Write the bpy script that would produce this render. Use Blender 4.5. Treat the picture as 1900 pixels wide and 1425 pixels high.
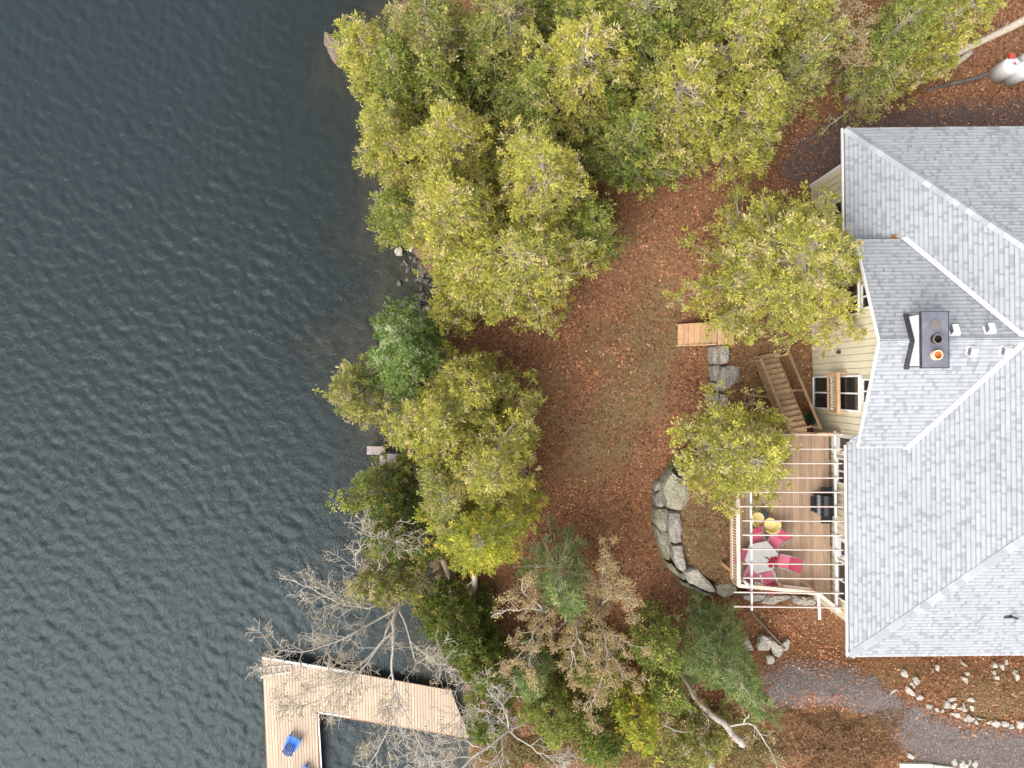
import bpy, bmesh, math, random
import numpy as np
from mathutils import Vector, Matrix

for o in list(bpy.data.objects):
    bpy.data.objects.remove(o)
scene = bpy.context.scene
COL = scene.collection
H = 40.0          # drone height over the lake
F = 1500.0        # focal length in photo pixels (1900 wide)

# ------------------------------------------------------------------ camera
cam_d = bpy.data.cameras.new('camera')
cam = bpy.data.objects.new('camera', cam_d)
COL.objects.link(cam)
cam.location = (0, 0, H)
cam.rotation_euler = (0, 0, 0)
cam_d.sensor_width = 36.0
cam_d.lens = 36.0 * F / 1900.0
cam_d.clip_end = 1000
scene.camera = cam

# ------------------------------------------------------------------ sky, sun, exposure
SUN_AZ = math.radians(222)     # clockwise from +Y
SUN_EL = math.radians(52)
world = bpy.data.worlds.new('World')
scene.world = world
world.use_nodes = True
wn = world.node_tree.nodes
wl = world.node_tree.links
wn.clear()
sky = wn.new('ShaderNodeTexSky')
sky.sky_type = 'NISHITA'
sky.sun_disc = False
sky.sun_elevation = SUN_EL
sky.sun_rotation = SUN_AZ
sky.air_density = 1.0
sky.dust_density = 3.0
hsv = wn.new('ShaderNodeHueSaturation')
hsv.inputs['Saturation'].default_value = 0.22
bg = wn.new('ShaderNodeBackground')
bg.inputs['Strength'].default_value = 0.15
wo = wn.new('ShaderNodeOutputWorld')
wl.new(sky.outputs[0], hsv.inputs['Color'])
wl.new(hsv.outputs[0], bg.inputs['Color'])
wl.new(bg.outputs[0], wo.inputs['Surface'])
sun_d = bpy.data.lights.new('sun', 'SUN')
sun_d.energy = 1.0
sun_d.angle = math.radians(50)
sun_d.color = (1.0, 0.95, 0.88)
sun = bpy.data.objects.new('sun', sun_d)
COL.objects.link(sun)
sd = Vector((math.sin(SUN_AZ) * math.cos(SUN_EL), math.cos(SUN_AZ) * math.cos(SUN_EL), math.sin(SUN_EL)))
sun.rotation_euler = sd.to_track_quat('Z', 'Y').to_euler()
sun.location = (0, 0, 60)
vs = scene.view_settings
vs.view_transform = 'Standard'
vs.look = 'None'
vs.exposure = 1.3
vs.gamma = 1.0
vs.use_curve_mapping = False

# ------------------------------------------------------------------ helpers
rng = np.random.default_rng(7)
random.seed(7)

def P(u, v, z):
    """photo pixel at a known height -> world point"""
    d = (H - z) / F
    return Vector(((u - 950.0) * d, (712.5 - v) * d, z))

def tag(o, label=None, cat=None, group=None, kind=None):
    if label: o['label'] = label
    if cat: o['category'] = cat
    if group: o['group'] = group
    if kind: o['kind'] = kind
    return o

def empty(name, loc, label=None, cat=None, group=None, rz=0.0):
    o = bpy.data.objects.new(name, None)
    COL.objects.link(o)
    o.location = loc
    o.rotation_euler = (0, 0, rz)
    o.empty_display_size = 0.2
    return tag(o, label, cat, group)

def world_loc(o):
    v = Vector((0, 0, 0))
    while o is not None:
        v = v + o.location
        o = o.parent
    return v

def link(name, me, mat=None, parent=None, loc=None, rot=None, scale=None):
    o = bpy.data.objects.new(name, me)
    COL.objects.link(o)
    if mat is not None and len(me.materials) == 0:
        me.materials.append(mat)
    if parent is not None: o.parent = parent
    if loc is not None: o.location = loc
    if rot is not None: o.rotation_euler = rot
    if scale is not None: o.scale = scale
    return o

class MB:
    """collects shapes; build() links them as one mesh object"""
    def __init__(s):
        s.v = []; s.f = []
    def add(s, vs_, fs_):
        n = len(s.v)
        s.v += [Vector(p) for p in vs_]
        s.f += [tuple(i + n for i in f) for f in fs_]
        return s
    def box(s, c, size, rz=0.0, rx=0.0, ry=0.0):
        hx, hy, hz = size[0] / 2, size[1] / 2, size[2] / 2
        m = Matrix.Rotation(rz, 3, 'Z') @ Matrix.Rotation(ry, 3, 'Y') @ Matrix.Rotation(rx, 3, 'X')
        pts = [Vector(c) + m @ Vector((x * hx, y * hy, z * hz)) for x, y, z in
               ((-1,-1,-1),(1,-1,-1),(1,1,-1),(-1,1,-1),(-1,-1,1),(1,-1,1),(1,1,1),(-1,1,1))]
        return s.add(pts, [(0,3,2,1),(4,5,6,7),(0,1,5,4),(1,2,6,5),(2,3,7,6),(3,0,4,7)])
    def bar(s, a, b, w, h, up=(0, 0, 1)):
        """box from a to b, width w sideways, h along up"""
        a = Vector(a); b = Vector(b); d = (b - a).normalized(); up = Vector(up)
        side = d.cross(up)
        if side.length < 1e-4: side = d.cross(Vector((1, 0, 0)))
        side.normalize(); u2 = side.cross(d).normalized()
        pts = []
        for e in (a, b):
            for i, j in ((-1,-1),(1,-1),(1,1),(-1,1)):
                pts.append(e + side * (i * w / 2) + u2 * (j * h / 2))
        return s.add(pts, [(0,1,2,3),(7,6,5,4),(0,4,5,1),(1,5,6,2),(2,6,7,3),(3,7,4,0)])
    def prism(s, poly, z0, z1):
        """poly: list of (x,y); z0,z1 numbers or functions"""
        n = len(poly)
        f0 = z0 if callable(z0) else (lambda x, y: z0)
        f1 = z1 if callable(z1) else (lambda x, y: z1)
        pts = [(x, y, f0(x, y)) for x, y in poly] + [(x, y, f1(x, y)) for x, y in poly]
        fs = [tuple(range(n - 1, -1, -1)), tuple(range(n, 2 * n))]
        fs += [(i, (i + 1) % n, (i + 1) % n + n, i + n) for i in range(n)]
        return s.add(pts, fs)
    def tube(s, pts, rad, n=6, cap=True):
        pts = [Vector(p) for p in pts]
        m = len(pts); V = []; Fc = []
        for i, p in enumerate(pts):
            d = (pts[min(i + 1, m - 1)] - pts[max(i - 1, 0)]).normalized()
            a = d.cross(Vector((0.13, 0.21, 1)))
            if a.length < 1e-3: a = d.cross(Vector((1, 0, 0)))
            a.normalize(); b = d.cross(a)
            r = rad[i] if hasattr(rad, '__len__') else rad
            for k in range(n):
                t = 2 * math.pi * k / n
                V.append(p + a * (math.cos(t) * r) + b * (math.sin(t) * r))
        for i in range(m - 1):
            for k in range(n):
                Fc.append((i * n + k, i * n + (k + 1) % n, (i + 1) * n + (k + 1) % n, (i + 1) * n + k))
        if cap:
            Fc.append(tuple(range(n - 1, -1, -1)))
            Fc.append(tuple((m - 1) * n + k for k in range(n)))
        return s.add(V, Fc)
    def lathe(s, prof, c, n=20):
        c = Vector(c); V = []; Fc = []
        for r, z in prof:
            for k in range(n):
                t = 2 * math.pi * k / n
                V.append(c + Vector((r * math.cos(t), r * math.sin(t), z)))
        for i in range(len(prof) - 1):
            for k in range(n):
                Fc.append((i * n + k, i * n + (k + 1) % n, (i + 1) * n + (k + 1) % n, (i + 1) * n + k))
        return s.add(V, Fc)
    def mesh(s, name, off=Vector((0, 0, 0)), bevel=0.0):
        me = bpy.data.meshes.new(name)
        me.from_pydata([tuple(p - off) for p in s.v], [], s.f)
        bm = bmesh.new(); bm.from_mesh(me)
        bmesh.ops.recalc_face_normals(bm, faces=bm.faces)
        if bevel > 0:
            bmesh.ops.bevel(bm, geom=bm.edges[:], offset=bevel, segments=1, affect='EDGES')
        bm.to_mesh(me); bm.free()
        me.update()
        return me
    def build(s, name, mat, parent=None, smooth=False, bevel=0.0, local=False):
        off = Vector((0, 0, 0))
        if parent is not None and not local:
            off = world_loc(parent)
        elif parent is None and not local:
            # put the origin at the base centre of the shape
            off = Vector((sum(p.x for p in s.v) / len(s.v), sum(p.y for p in s.v) / len(s.v), min(p.z for p in s.v)))
        me = s.mesh(name, off, bevel)
        if smooth:
            me.polygons.foreach_set('use_smooth', [True] * len(me.polygons))
        o = link(name, me, mat, parent)
        if parent is None and not local: o.location = off
        return o

def np_mesh(name, V, Fq, cols=None, smooth=False):
    V = np.asarray(V, dtype=np.float32); Fq = np.asarray(Fq, dtype=np.int32)
    me = bpy.data.meshes.new(name)
    k = Fq.shape[1]
    me.vertices.add(len(V)); me.vertices.foreach_set('co', V.ravel())
    me.loops.add(Fq.size); me.loops.foreach_set('vertex_index', Fq.ravel())
    me.polygons.add(len(Fq)); me.polygons.foreach_set('loop_start', np.arange(0, Fq.size, k, dtype=np.int32))
    if smooth: me.polygons.foreach_set('use_smooth', np.ones(len(Fq), dtype=bool))
    me.update(calc_edges=True)
    if cols is not None:
        at = me.attributes.new('Col', 'FLOAT_COLOR', 'POINT')
        c4 = np.ones((len(V), 4), dtype=np.float32); c4[:, :3] = cols
        at.data.foreach_set('color', c4.ravel())
    return me

def add_float(me, name, arr):
    at = me.attributes.new(name, 'FLOAT', 'POINT')
    at.data.foreach_set('value', np.asarray(arr, dtype=np.float32).ravel())

# ------------------------------------------------------------------ materials
def nodes_of(m):
    m.use_nodes = True
    return m.node_tree.nodes, m.node_tree.links

def mat(name, col, rough=0.7, var=0.15, scale=4.0, bump=0.0, bscale=40.0, metal=0.0, rand=0.0, col2=None, stretch=None, spec=0.3, detail=6):
    """base colour with noise variation (var or second colour), per-object value change (rand) and fine bump"""
    m = bpy.data.materials.new(name)
    N, L = nodes_of(m)
    b = N['Principled BSDF']
    b.inputs['Roughness'].default_value = rough
    b.inputs['Metallic'].default_value = metal
    b.inputs['Specular IOR Level'].default_value = spec
    tc = N.new('ShaderNodeTexCoord'); mp = N.new('ShaderNodeMapping')
    L.new(tc.outputs['Object'], mp.inputs['Vector'])
    if stretch: mp.inputs['Scale'].default_value = stretch
    nz = N.new('ShaderNodeTexNoise'); nz.inputs['Scale'].default_value = scale; nz.inputs['Detail'].default_value = detail
    nz.inputs['Roughness'].default_value = 0.65
    L.new(mp.outputs[0], nz.inputs['Vector'])
    if rand > 0:
        oi0 = N.new('ShaderNodeObjectInfo'); mul = N.new('ShaderNodeMath'); mul.operation = 'MULTIPLY'; mul.inputs[1].default_value = 37.0
        L.new(oi0.outputs['Random'], mul.inputs[0])
        cmb = N.new('ShaderNodeCombineXYZ'); L.new(mul.outputs[0], cmb.inputs[0]); L.new(mul.outputs[0], cmb.inputs[1])
        L.new(cmb.outputs[0], mp.inputs['Location'])
    rp = N.new('ShaderNodeValToRGB')
    rp.color_ramp.elements[0].position = 0.3; rp.color_ramp.elements[1].position = 0.7
    c2 = col2 if col2 else tuple(min(1, c * (1 + var)) for c in col)
    c1 = col if col2 else tuple(c * (1 - var) for c in col)
    rp.color_ramp.elements[0].color = (*c1, 1); rp.color_ramp.elements[1].color = (*c2, 1)
    L.new(nz.outputs['Fac'], rp.inputs['Fac'])
    out = rp.outputs['Color']
    if rand > 0:
        oi = N.new('ShaderNodeObjectInfo'); mr = N.new('ShaderNodeMapRange')
        mr.inputs['To Min'].default_value = 1 - rand; mr.inputs['To Max'].default_value = 1 + rand
        L.new(oi.outputs['Random'], mr.inputs['Value'])
        hv = N.new('ShaderNodeHueSaturation'); L.new(out, hv.inputs['Color']); L.new(mr.outputs[0], hv.inputs['Value'])
        out = hv.outputs['Color']
    L.new(out, b.inputs['Base Color'])
    if bump > 0:
        n2 = N.new('ShaderNodeTexNoise'); n2.inputs['Scale'].default_value = bscale; n2.inputs['Detail'].default_value = 8
        L.new(mp.outputs[0], n2.inputs['Vector'])
        bp = N.new('ShaderNodeBump'); bp.inputs['Strength'].default_value = bump; bp.inputs['Distance'].default_value = 0.05 if bump < 0.75 else 0.14
        L.new(n2.outputs['Fac'], bp.inputs['Height']); L.new(bp.outputs[0], b.inputs['Normal'])
    return m

def leaf_mat(name, transl=0.25, rough=0.75):
    m = bpy.data.materials.new(name)
    N, L = nodes_of(m)
    b = N['Principled BSDF']
    at = N.new('ShaderNodeAttribute'); at.attribute_name = 'Col'
    L.new(at.outputs['Color'], b.inputs['Base Color'])
    b.inputs['Roughness'].default_value = rough
    b.inputs['Specular IOR Level'].default_value = 0.15
    if transl > 0:
        tr = N.new('ShaderNodeBsdfTranslucent'); L.new(at.outputs['Color'], tr.inputs['Color'])
        mx = N.new('ShaderNodeMixShader'); mx.inputs[0].default_value = transl
        L.new(b.outputs[0], mx.inputs[1]); L.new(tr.outputs[0], mx.inputs[2])
        L.new(mx.outputs[0], N['Material Output'].inputs['Surface'])
    return m

M = {}
M['leaf'] = leaf_mat('foliage', 0.3)
M['litter'] = leaf_mat('dry_leaves', 0.0, 0.9)
M['bark'] = mat('grey_bark', (0.33, 0.275, 0.21), 0.9, col2=(0.52, 0.45, 0.36), scale=9, bump=0.5, bscale=30)
M['bark_brown'] = mat('brown_bark', (0.13, 0.095, 0.07), 0.9, col2=(0.24, 0.18, 0.13), scale=9, bump=0.5, bscale=30)
M['birch'] = mat('birch_bark', (0.28, 0.24, 0.20), 0.8, col2=(0.56, 0.50, 0.44), scale=7, bump=0.3, bscale=30)
M['barewood'] = mat('bare_grey_bark', (0.34, 0.30, 0.25), 0.85, col2=(0.56, 0.51, 0.45), scale=8, bump=0.3, bscale=30)
M['rock'] = mat('limestone_rock', (0.22, 0.19, 0.155), 0.9, col2=(0.45, 0.41, 0.36), scale=2.6, bump=0.9, bscale=9, rand=0.12, detail=10)
M['rock_moss'] = mat('mossy_rock', (0.19, 0.175, 0.11), 0.9, col2=(0.38, 0.355, 0.28), scale=2.2, bump=0.9, bscale=9, rand=0.08, detail=10)
M['rock_dark'] = mat('wet_rock', (0.07, 0.065, 0.055), 0.6, col2=(0.20, 0.18, 0.15), scale=4, bump=0.8, bscale=12, rand=0.25)
M['rock_pale'] = mat('pale_rock', (0.30, 0.27, 0.22), 0.9, col2=(0.58, 0.53, 0.46), scale=5, bump=0.8, bscale=14, rand=0.18)
M['dock'] = mat('fresh_cedar_board', (0.42, 0.30, 0.21), 0.8, col2=(0.55, 0.43, 0.325), scale=3, stretch=(9, 0.6, 1), bump=0.15, bscale=30, rand=0.09)
M['dock_frame'] = mat('dock_frame_wood', (0.34, 0.20, 0.11), 0.85, var=0.25, bump=0.2)
M['deck'] = mat('deck_board', (0.27, 0.175, 0.11), 0.8, col2=(0.42, 0.30, 0.21), scale=2.2, stretch=(8, 0.5, 1), bump=0.15, bscale=30, rand=0.2)
M['stair'] = mat('stained_stair_wood', (0.42, 0.25, 0.13), 0.8, col2=(0.58, 0.38, 0.22), scale=3, bump=0.15, bscale=30, rand=0.12)
M['stair_dark'] = mat('weathered_stair_wood', (0.26, 0.16, 0.085), 0.8, col2=(0.40, 0.27, 0.155), scale=3, bump=0.15, bscale=30, rand=0.15)
M['rail'] = mat('pale_rail_wood', (0.60, 0.46, 0.35), 0.75, col2=(0.74, 0.62, 0.52), scale=3, rand=0.06)
M['pergola'] = mat('pergola_wood', (0.48, 0.37, 0.31), 0.7, col2=(0.62, 0.53, 0.47), scale=2, rand=0.06)
M['white'] = mat('white_paint', (0.80, 0.80, 0.79), 0.5, var=0.05)
M['ventgrey'] = mat('grey_louvre', (0.16, 0.16, 0.165), 0.6, var=0.1)
M['offwhite'] = mat('offwhite_paint', (0.55, 0.545, 0.54), 0.5, var=0.06)
M['white_metal'] = mat('white_metal', (0.82, 0.82, 0.83), 0.4, var=0.03)
M['siding'] = mat('cream_siding', (0.66, 0.59, 0.43), 0.7, var=0.06, scale=3, stretch=(1, 3, 0.5), rand=0.025)
M['glass'] = mat('window_glass', (0.018, 0.020, 0.024), 0.06, var=0.4, scale=1.2, spec=0.7)
M['black'] = mat('black_metal', (0.016, 0.017, 0.019), 0.45, var=0.3)
M['steel'] = mat('brushed_steel', (0.45, 0.45, 0.46), 0.35, var=0.1, metal=0.8)
M['cap'] = mat('dark_chimney_cap', (0.095, 0.10, 0.125), 0.5, col2=(0.17, 0.17, 0.195), scale=2.0, spec=0.5)
M['flash'] = mat('dark_flashing', (0.035, 0.038, 0.045), 0.5, var=0.4)
M['rust'] = mat('rusty_cover', (0.12, 0.10, 0.095), 0.8, col2=(0.19, 0.155, 0.14), scale=5)
M['clay'] = mat('clay_flue', (0.62, 0.22, 0.07), 0.8, var=0.12)
M['claypale'] = mat('pale_clay_rim', (0.80, 0.52, 0.34), 0.8, var=0.1)
M['stucco'] = mat('white_chimney_side', (0.74, 0.69, 0.66), 0.8, var=0.06)
M['blue'] = mat('blue_plastic', (0.035, 0.16, 0.52), 0.45, var=0.12)
M['red'] = mat('red_sling_fabric', (0.52, 0.13, 0.185), 0.85, var=0.1, scale=20)
M['redback'] = mat('dark_red_sling_fabric', (0.36, 0.055, 0.095), 0.85, var=0.1, scale=20)
M['redleaf'] = mat('crimson_felt', (0.20, 0.002, 0.014), 0.8, var=0.15)
M['yellow'] = mat('yellow_plastic', (0.74, 0.58, 0.24), 0.5, var=0.06)
M['table'] = mat('pale_table_top', (0.36, 0.345, 0.325), 0.35, var=0.08)
M['hose'] = mat('green_hose', (0.02, 0.075, 0.045), 0.5, var=0.3)
M['tank'] = mat('white_tank_paint', (0.60, 0.615, 0.62), 0.4, var=0.05)
M['redcap'] = mat('red_regulator', (0.42, 0.06, 0.05), 0.6, var=0.2)
M['gutter'] = mat('white_gutter', (0.70, 0.66, 0.64), 0.5, var=0.08)
M['slab'] = mat('pale_green_slab', (0.45, 0.48, 0.40), 0.85, col2=(0.62, 0.64, 0.55), scale=4, bump=0.3)
M['shoreplank'] = mat('old_purple_grey_plank', (0.30, 0.235, 0.225), 0.85, col2=(0.44, 0.36, 0.34), scale=4, rand=0.08)

# shingles: vertex colour
m = bpy.data.materials.new('asphalt_shingle'); M['shingle'] = m
N, L = nodes_of(m); b = N['Principled BSDF']
at = N.new('ShaderNodeAttribute'); at.attribute_name = 'Col'
nz = N.new('ShaderNodeTexNoise'); nz.inputs['Scale'].default_value = 60; nz.inputs['Detail'].default_value = 3
tc = N.new('ShaderNodeTexCoord'); L.new(tc.outputs['Object'], nz.inputs['Vector'])
mr = N.new('ShaderNodeMapRange'); mr.inputs['To Min'].default_value = 0.82; mr.inputs['To Max'].default_value = 1.18
L.new(nz.outputs['Fac'], mr.inputs['Value'])
n2 = N.new('ShaderNodeTexNoise'); n2.inputs['Scale'].default_value = 0.35; n2.inputs['Detail'].default_value = 4
L.new(tc.outputs['Object'], n2.inputs['Vector'])
mr2 = N.new('ShaderNodeMapRange'); mr2.inputs['To Min'].default_value = 0.9; mr2.inputs['To Max'].default_value = 1.08
L.new(n2.outputs['Fac'], mr2.inputs['Value'])
mm = N.new('ShaderNodeMath'); mm.operation = 'MULTIPLY'; L.new(mr.outputs[0], mm.inputs[0]); L.new(mr2.outputs[0], mm.inputs[1])
vm = N.new('ShaderNodeVectorMath'); vm.operation = 'SCALE'
L.new(at.outputs['Color'], vm.inputs[0]); L.new(mm.outputs[0], vm.inputs['Scale']); L.new(vm.outputs[0], b.inputs['Base Color'])
b.inputs['Roughness'].default_value = 0.9; b.inputs['Specular IOR Level'].default_value = 0.15
M['ridge'] = mat('ridge_cap_shingle', (0.32, 0.335, 0.35), 0.9, var=0.05, scale=30, rand=0.17)

M['gravel_dark'] = mat('reddish_gravel', (0.085, 0.055, 0.046), 0.95, col2=(0.20, 0.135, 0.115), scale=22, bump=0.8, bscale=45, detail=12)
# ground
def ground_mat():
    m = bpy.data.materials.new('leafy_ground')
    N, L = nodes_of(m); b = N['Principled BSDF']
    tc = N.new('ShaderNodeTexCoord')
    def noise(s, d=8, r=0.6):
        n = N.new('ShaderNodeTexNoise'); n.inputs['Scale'].default_value = s; n.inputs['Detail'].default_value = d; n.inputs['Roughness'].default_value = r
        L.new(tc.outputs['Object'], n.inputs['Vector']); return n.outputs['Fac']
    def ramp(f, stops):
        r = N.new('ShaderNodeValToRGB'); e = r.color_ramp.elements
        e[0].position, e[0].color = stops[0][0], (*stops[0][1], 1)
        e[1].position, e[1].color = stops[-1][0], (*stops[-1][1], 1)
        for p, c in stops[1:-1]:
            x = e.new(p); x.color = (*c, 1)
        L.new(f, r.inputs['Fac']); return r.outputs['Color']
    def mix(f, a, c):
        x = N.new('ShaderNodeMix'); x.data_type = 'RGBA'
        L.new(f, x.inputs[0]); L.new(a, x.inputs[6]); L.new(c, x.inputs[7]); return x.outputs[2]
    litter = ramp(noise(9, 10, 0.8), [(0.36, (0.065, 0.032, 0.021)), (0.5, (0.20, 0.100, 0.053)), (0.64, (0.34, 0.185, 0.10))])
    grass = ramp(noise(7, 10, 0.8), [(0.36, (0.085, 0.056, 0.026)), (0.5, (0.20, 0.135, 0.068)), (0.64, (0.30, 0.21, 0.115))])
    bed = ramp(noise(1.3, 8, 0.7), [(0.3, (0.07, 0.06, 0.048)), (0.5, (0.20, 0.16, 0.115)), (0.72, (0.30, 0.23, 0.155))])
    ag = N.new('ShaderNodeAttribute'); ag.attribute_name = 'grass'
    ab = N.new('ShaderNodeAttribute'); ab.attribute_name = 'bed'
    add = N.new('ShaderNodeMath'); add.operation = 'ADD'; add.use_clamp = True
    sub = N.new('ShaderNodeMapRange'); sub.inputs['From Min'].default_value = 0.3; sub.inputs['From Max'].default_value = 0.7
    sub.inputs['To Min'].default_value = -0.6; sub.inputs['To Max'].default_value = 0.6
    L.new(noise(0.9, 6, 0.7), sub.inputs['Value'])
    L.new(ag.outputs['Fac'], add.inputs[0])
    mu = N.new('ShaderNodeMath'); mu.operation = 'MULTIPLY'; L.new(sub.outputs[0], mu.inputs[0]); L.new(ag.outputs['Fac'], mu.inputs[1])
    L.new(mu.outputs[0], add.inputs[1])
    c = mix(add.outputs[0], litter, grass)
    c = mix(ab.outputs['Fac'], c, bed)
    L.new(c, b.inputs['Base Color'])
    b.inputs['Roughness'].default_value = 0.95; b.inputs['Specular IOR Level'].default_value = 0.1
    bp = N.new('ShaderNodeBump'); bp.inputs['Strength'].default_value = 0.8; bp.inputs['Distance'].default_value = 0.06
    L.new(noise(14, 10, 0.75), bp.inputs['Height']); L.new(bp.outputs[0], b.inputs['Normal'])
    return m
M['ground'] = ground_mat()
M['gravel'] = mat('grey_gravel', (0.10, 0.082, 0.076), 0.95, col2=(0.27, 0.225, 0.21), scale=22, bump=0.8, bscale=45, detail=12)

def water_mat():
    m = bpy.data.materials.new('lake_water')
    N, L = nodes_of(m); N.remove(N['Principled BSDF'])
    out = N['Material Output']
    tc = N.new('ShaderNodeTexCoord')
    mp = N.new('ShaderNodeMapping'); mp.inputs['Rotation'].default_value = (0, 0, math.radians(-35)); mp.inputs['Scale'].default_value = (1.0, 0.55, 1)
    L.new(tc.outputs['Object'], mp.inputs['Vector'])
    n1 = N.new('ShaderNodeTexNoise'); n1.inputs['Scale'].default_value = 11.0; n1.inputs['Detail'].default_value = 6; n1.inputs['Distortion'].default_value = 0.6
    L.new(mp.outputs[0], n1.inputs['Vector'])
    bp = N.new('ShaderNodeBump'); bp.inputs['Strength'].default_value = 0.75; bp.inputs['Distance'].default_value = 0.05
    L.new(n1.outputs['Fac'], bp.inputs['Height'])
    gl = N.new('ShaderNodeBsdfGlossy'); gl.inputs['Roughness'].default_value = 0.06
    gl.inputs['Color'].default_value = (0.60, 0.67, 0.69, 1)
    L.new(bp.outputs[0], gl.inputs['Normal'])
    df = N.new('ShaderNodeBsdfDiffuse'); df.inputs['Color'].default_value = (0.020, 0.029, 0.031, 1)
    tr = N.new('ShaderNodeBsdfTransparent'); tr.inputs['Color'].default_value = (0.72, 0.76, 0.72, 1)
    at = N.new('ShaderNodeAttribute'); at.attribute_name = 'murk'
    mx = N.new('ShaderNodeMixShader'); L.new(at.outputs['Fac'], mx.inputs[0]); L.new(tr.outputs[0], mx.inputs[1]); L.new(df.outputs[0], mx.inputs[2])
    fr = N.new('ShaderNodeFresnel'); fr.inputs['IOR'].default_value = 1.335
    L.new(bp.outputs[0], fr.inputs['Normal'])
    m2 = N.new('ShaderNodeMixShader'); L.new(fr.outputs[0], m2.inputs[0]); L.new(mx.outputs[0], m2.inputs[1]); L.new(gl.outputs[0], m2.inputs[2])
    L.new(m2.outputs[0], out.inputs['Surface'])
    return m
M['water'] = water_mat()

# ------------------------------------------------------------------ terrain
k0 = H / F
SHORE = [(-400, 780), (-200, 760), (0, 738), (100, 715), (250, 722), (330, 715), (400, 728), (470, 762), (520, 800), (580, 808), (640, 770),
         (720, 738), (830, 738), (900, 775), (960, 782), (1050, 800), (1110, 838), (1200, 850), (1300, 862), (1425, 880), (1700, 900)]
sy = np.array([(712.5 - v) * k0 for v, u in SHORE])[::-1]
sx = np.array([(u - 950) * k0 for v, u in SHORE])[::-1]

WALL_PX = [(1345, 520), (1338, 600), (1335, 650), (1330, 720), (1315, 790), (1268, 850), (1243, 900), (1240, 960), (1252, 1030), (1285, 1075), (1340, 1098),
           (1420, 1108), (1520, 1115), (1590, 1122)]
WALL = np.array([[(u - 950) * 36.2 / F, (712.5 - v) * 36.2 / F] for u, v in WALL_PX])
TERR = np.vstack([WALL, [[30, WALL[-1][1]], [30, WALL[0][1]]]])

def inside(poly, X, Y):
    r = np.zeros(X.shape, bool); n = len(poly)
    for i in range(n):
        x1, y1 = poly[i]; x2, y2 = poly[(i + 1) % n]
        c = ((y1 > Y) != (y2 > Y)) & (X < (x2 - x1) * (Y - y1) / (y2 - y1 + 1e-12) + x1)
        r ^= c
    return r
def seg_dist(line, X, Y, closed=False):
    d = np.full(X.shape, 1e9); n = len(line)
    for i in range(n if closed else n - 1):
        a = line[i]; b_ = line[(i + 1) % n]; ab = b_ - a
        t = np.clip(((X - a[0]) * ab[0] + (Y - a[1]) * ab[1]) / (ab @ ab + 1e-12), 0, 1)
        d = np.minimum(d, np.hypot(X - a[0] - t * ab[0], Y - a[1] - t * ab[1]))
    return d
def sstep(a, b_, x):
    t = np.clip((x - a) / (b_ - a), 0, 1); return t * t * (3 - 2 * t)
def vnoise(X, Y, s, seed=0):
    """cheap smooth value noise"""
    r = np.random.default_rng(1000 + seed); T = r.random((64, 64))
    x = X * s; y = Y * s
    i = np.floor(x).astype(int); j = np.floor(y).astype(int); fx = x - i; fy = y - j
    fx = fx * fx * (3 - 2 * fx); fy = fy * fy * (3 - 2 * fy)
    g = lambda a, c: T[a % 64, c % 64]
    return (g(i, j) * (1 - fx) + g(i + 1, j) * fx) * (1 - fy) + (g(i, j + 1) * (1 - fx) + g(i + 1, j + 1) * fx) * fy

def terrain(X, Y):
    X = np.asarray(X, float); Y = np.asarray(Y, float)
    d = X - np.interp(Y, sy, sx) + (vnoise(X, Y, 1.1, 3) - 0.5) * 0.7
    dn = np.minimum(d, 0)
    bed = np.maximum(-5.0, 0.10 * dn - 0.014 * dn * dn) + np.where(d < -.5, (vnoise(X, Y, .45, 4) - .5) * .35, 0)
    bed = bed * (1 - .72 * np.exp(-((Y - 2.4) / 2.0) ** 2) * sstep(-9, -4, d)) * (1 - .6 * np.exp(-((Y - 16.5) / 1.5) ** 2) * sstep(-5, -2, d))
    bed = np.minimum(bed, -.02)
    low = 0.95 * sstep(-0.05, 1.2, d) + 1.95 * np.clip((d - 1.2) / 11.5, 0, 1)
    ramp_n = sstep(5.5, 12.0, X)
    low = low + (4.3 - low) * ramp_n * np.where(Y > 0, sstep(3.5, 6.5, Y), sstep(-11.0, -14.0, Y) * 0.8)
    ins = inside(TERR, X, Y); sdist = seg_dist(WALL, X, Y)
    f = np.where(ins, sstep(0.0, 0.45, sdist), 0.0)
    yedge = sstep(WALL[0][1] + 0.2, WALL[0][1] - 1.0, Y)
    hi = 4.2 + 0.1 * sstep(8, 13, X)
    land = low + np.maximum(hi - low, 0) * f * np.where(ins, np.maximum(yedge, sstep(7.0, 12, X)), 0)
    z = np.where(d < 0, bed, land)
    z = z + np.where(d > 0.5, (vnoise(X, Y, 0.5, 1) - 0.5) * 0.16 + (vnoise(X, Y, 2.3, 2) - 0.5) * 0.06, 0)
    return z
def tz(x, y):
    return float(terrain(np.array([x]), np.array([y]))[0])
def G(u, v, it=6):
    """photo pixel -> point on the ground"""
    z = 2.5
    for _ in range(it):
        p = P(u, v, z); z = tz(p.x, p.y)
    return Vector((p.x, p.y, z))

def axis(lo, hi, step, far):
    core = np.arange(lo, hi, step)
    g = step; out_ = []; x = hi
    while x < far:
        out_.append(x); g *= 1.5; x += g
    out_.append(far)
    g = step; inn = []; x = lo
    while x > -far:
        g *= 1.5; x -= g; inn.append(x)
    return np.array(inn[::-1] + list(core) + out_)
def grid_faces(nx, ny):
    i, j = np.meshgrid(np.arange(nx - 1), np.arange(ny - 1), indexing='ij')
    a = i * ny + j
    return np.stack([a, a + ny, a + ny + 1, a + 1], -1).reshape(-1, 4)

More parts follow.
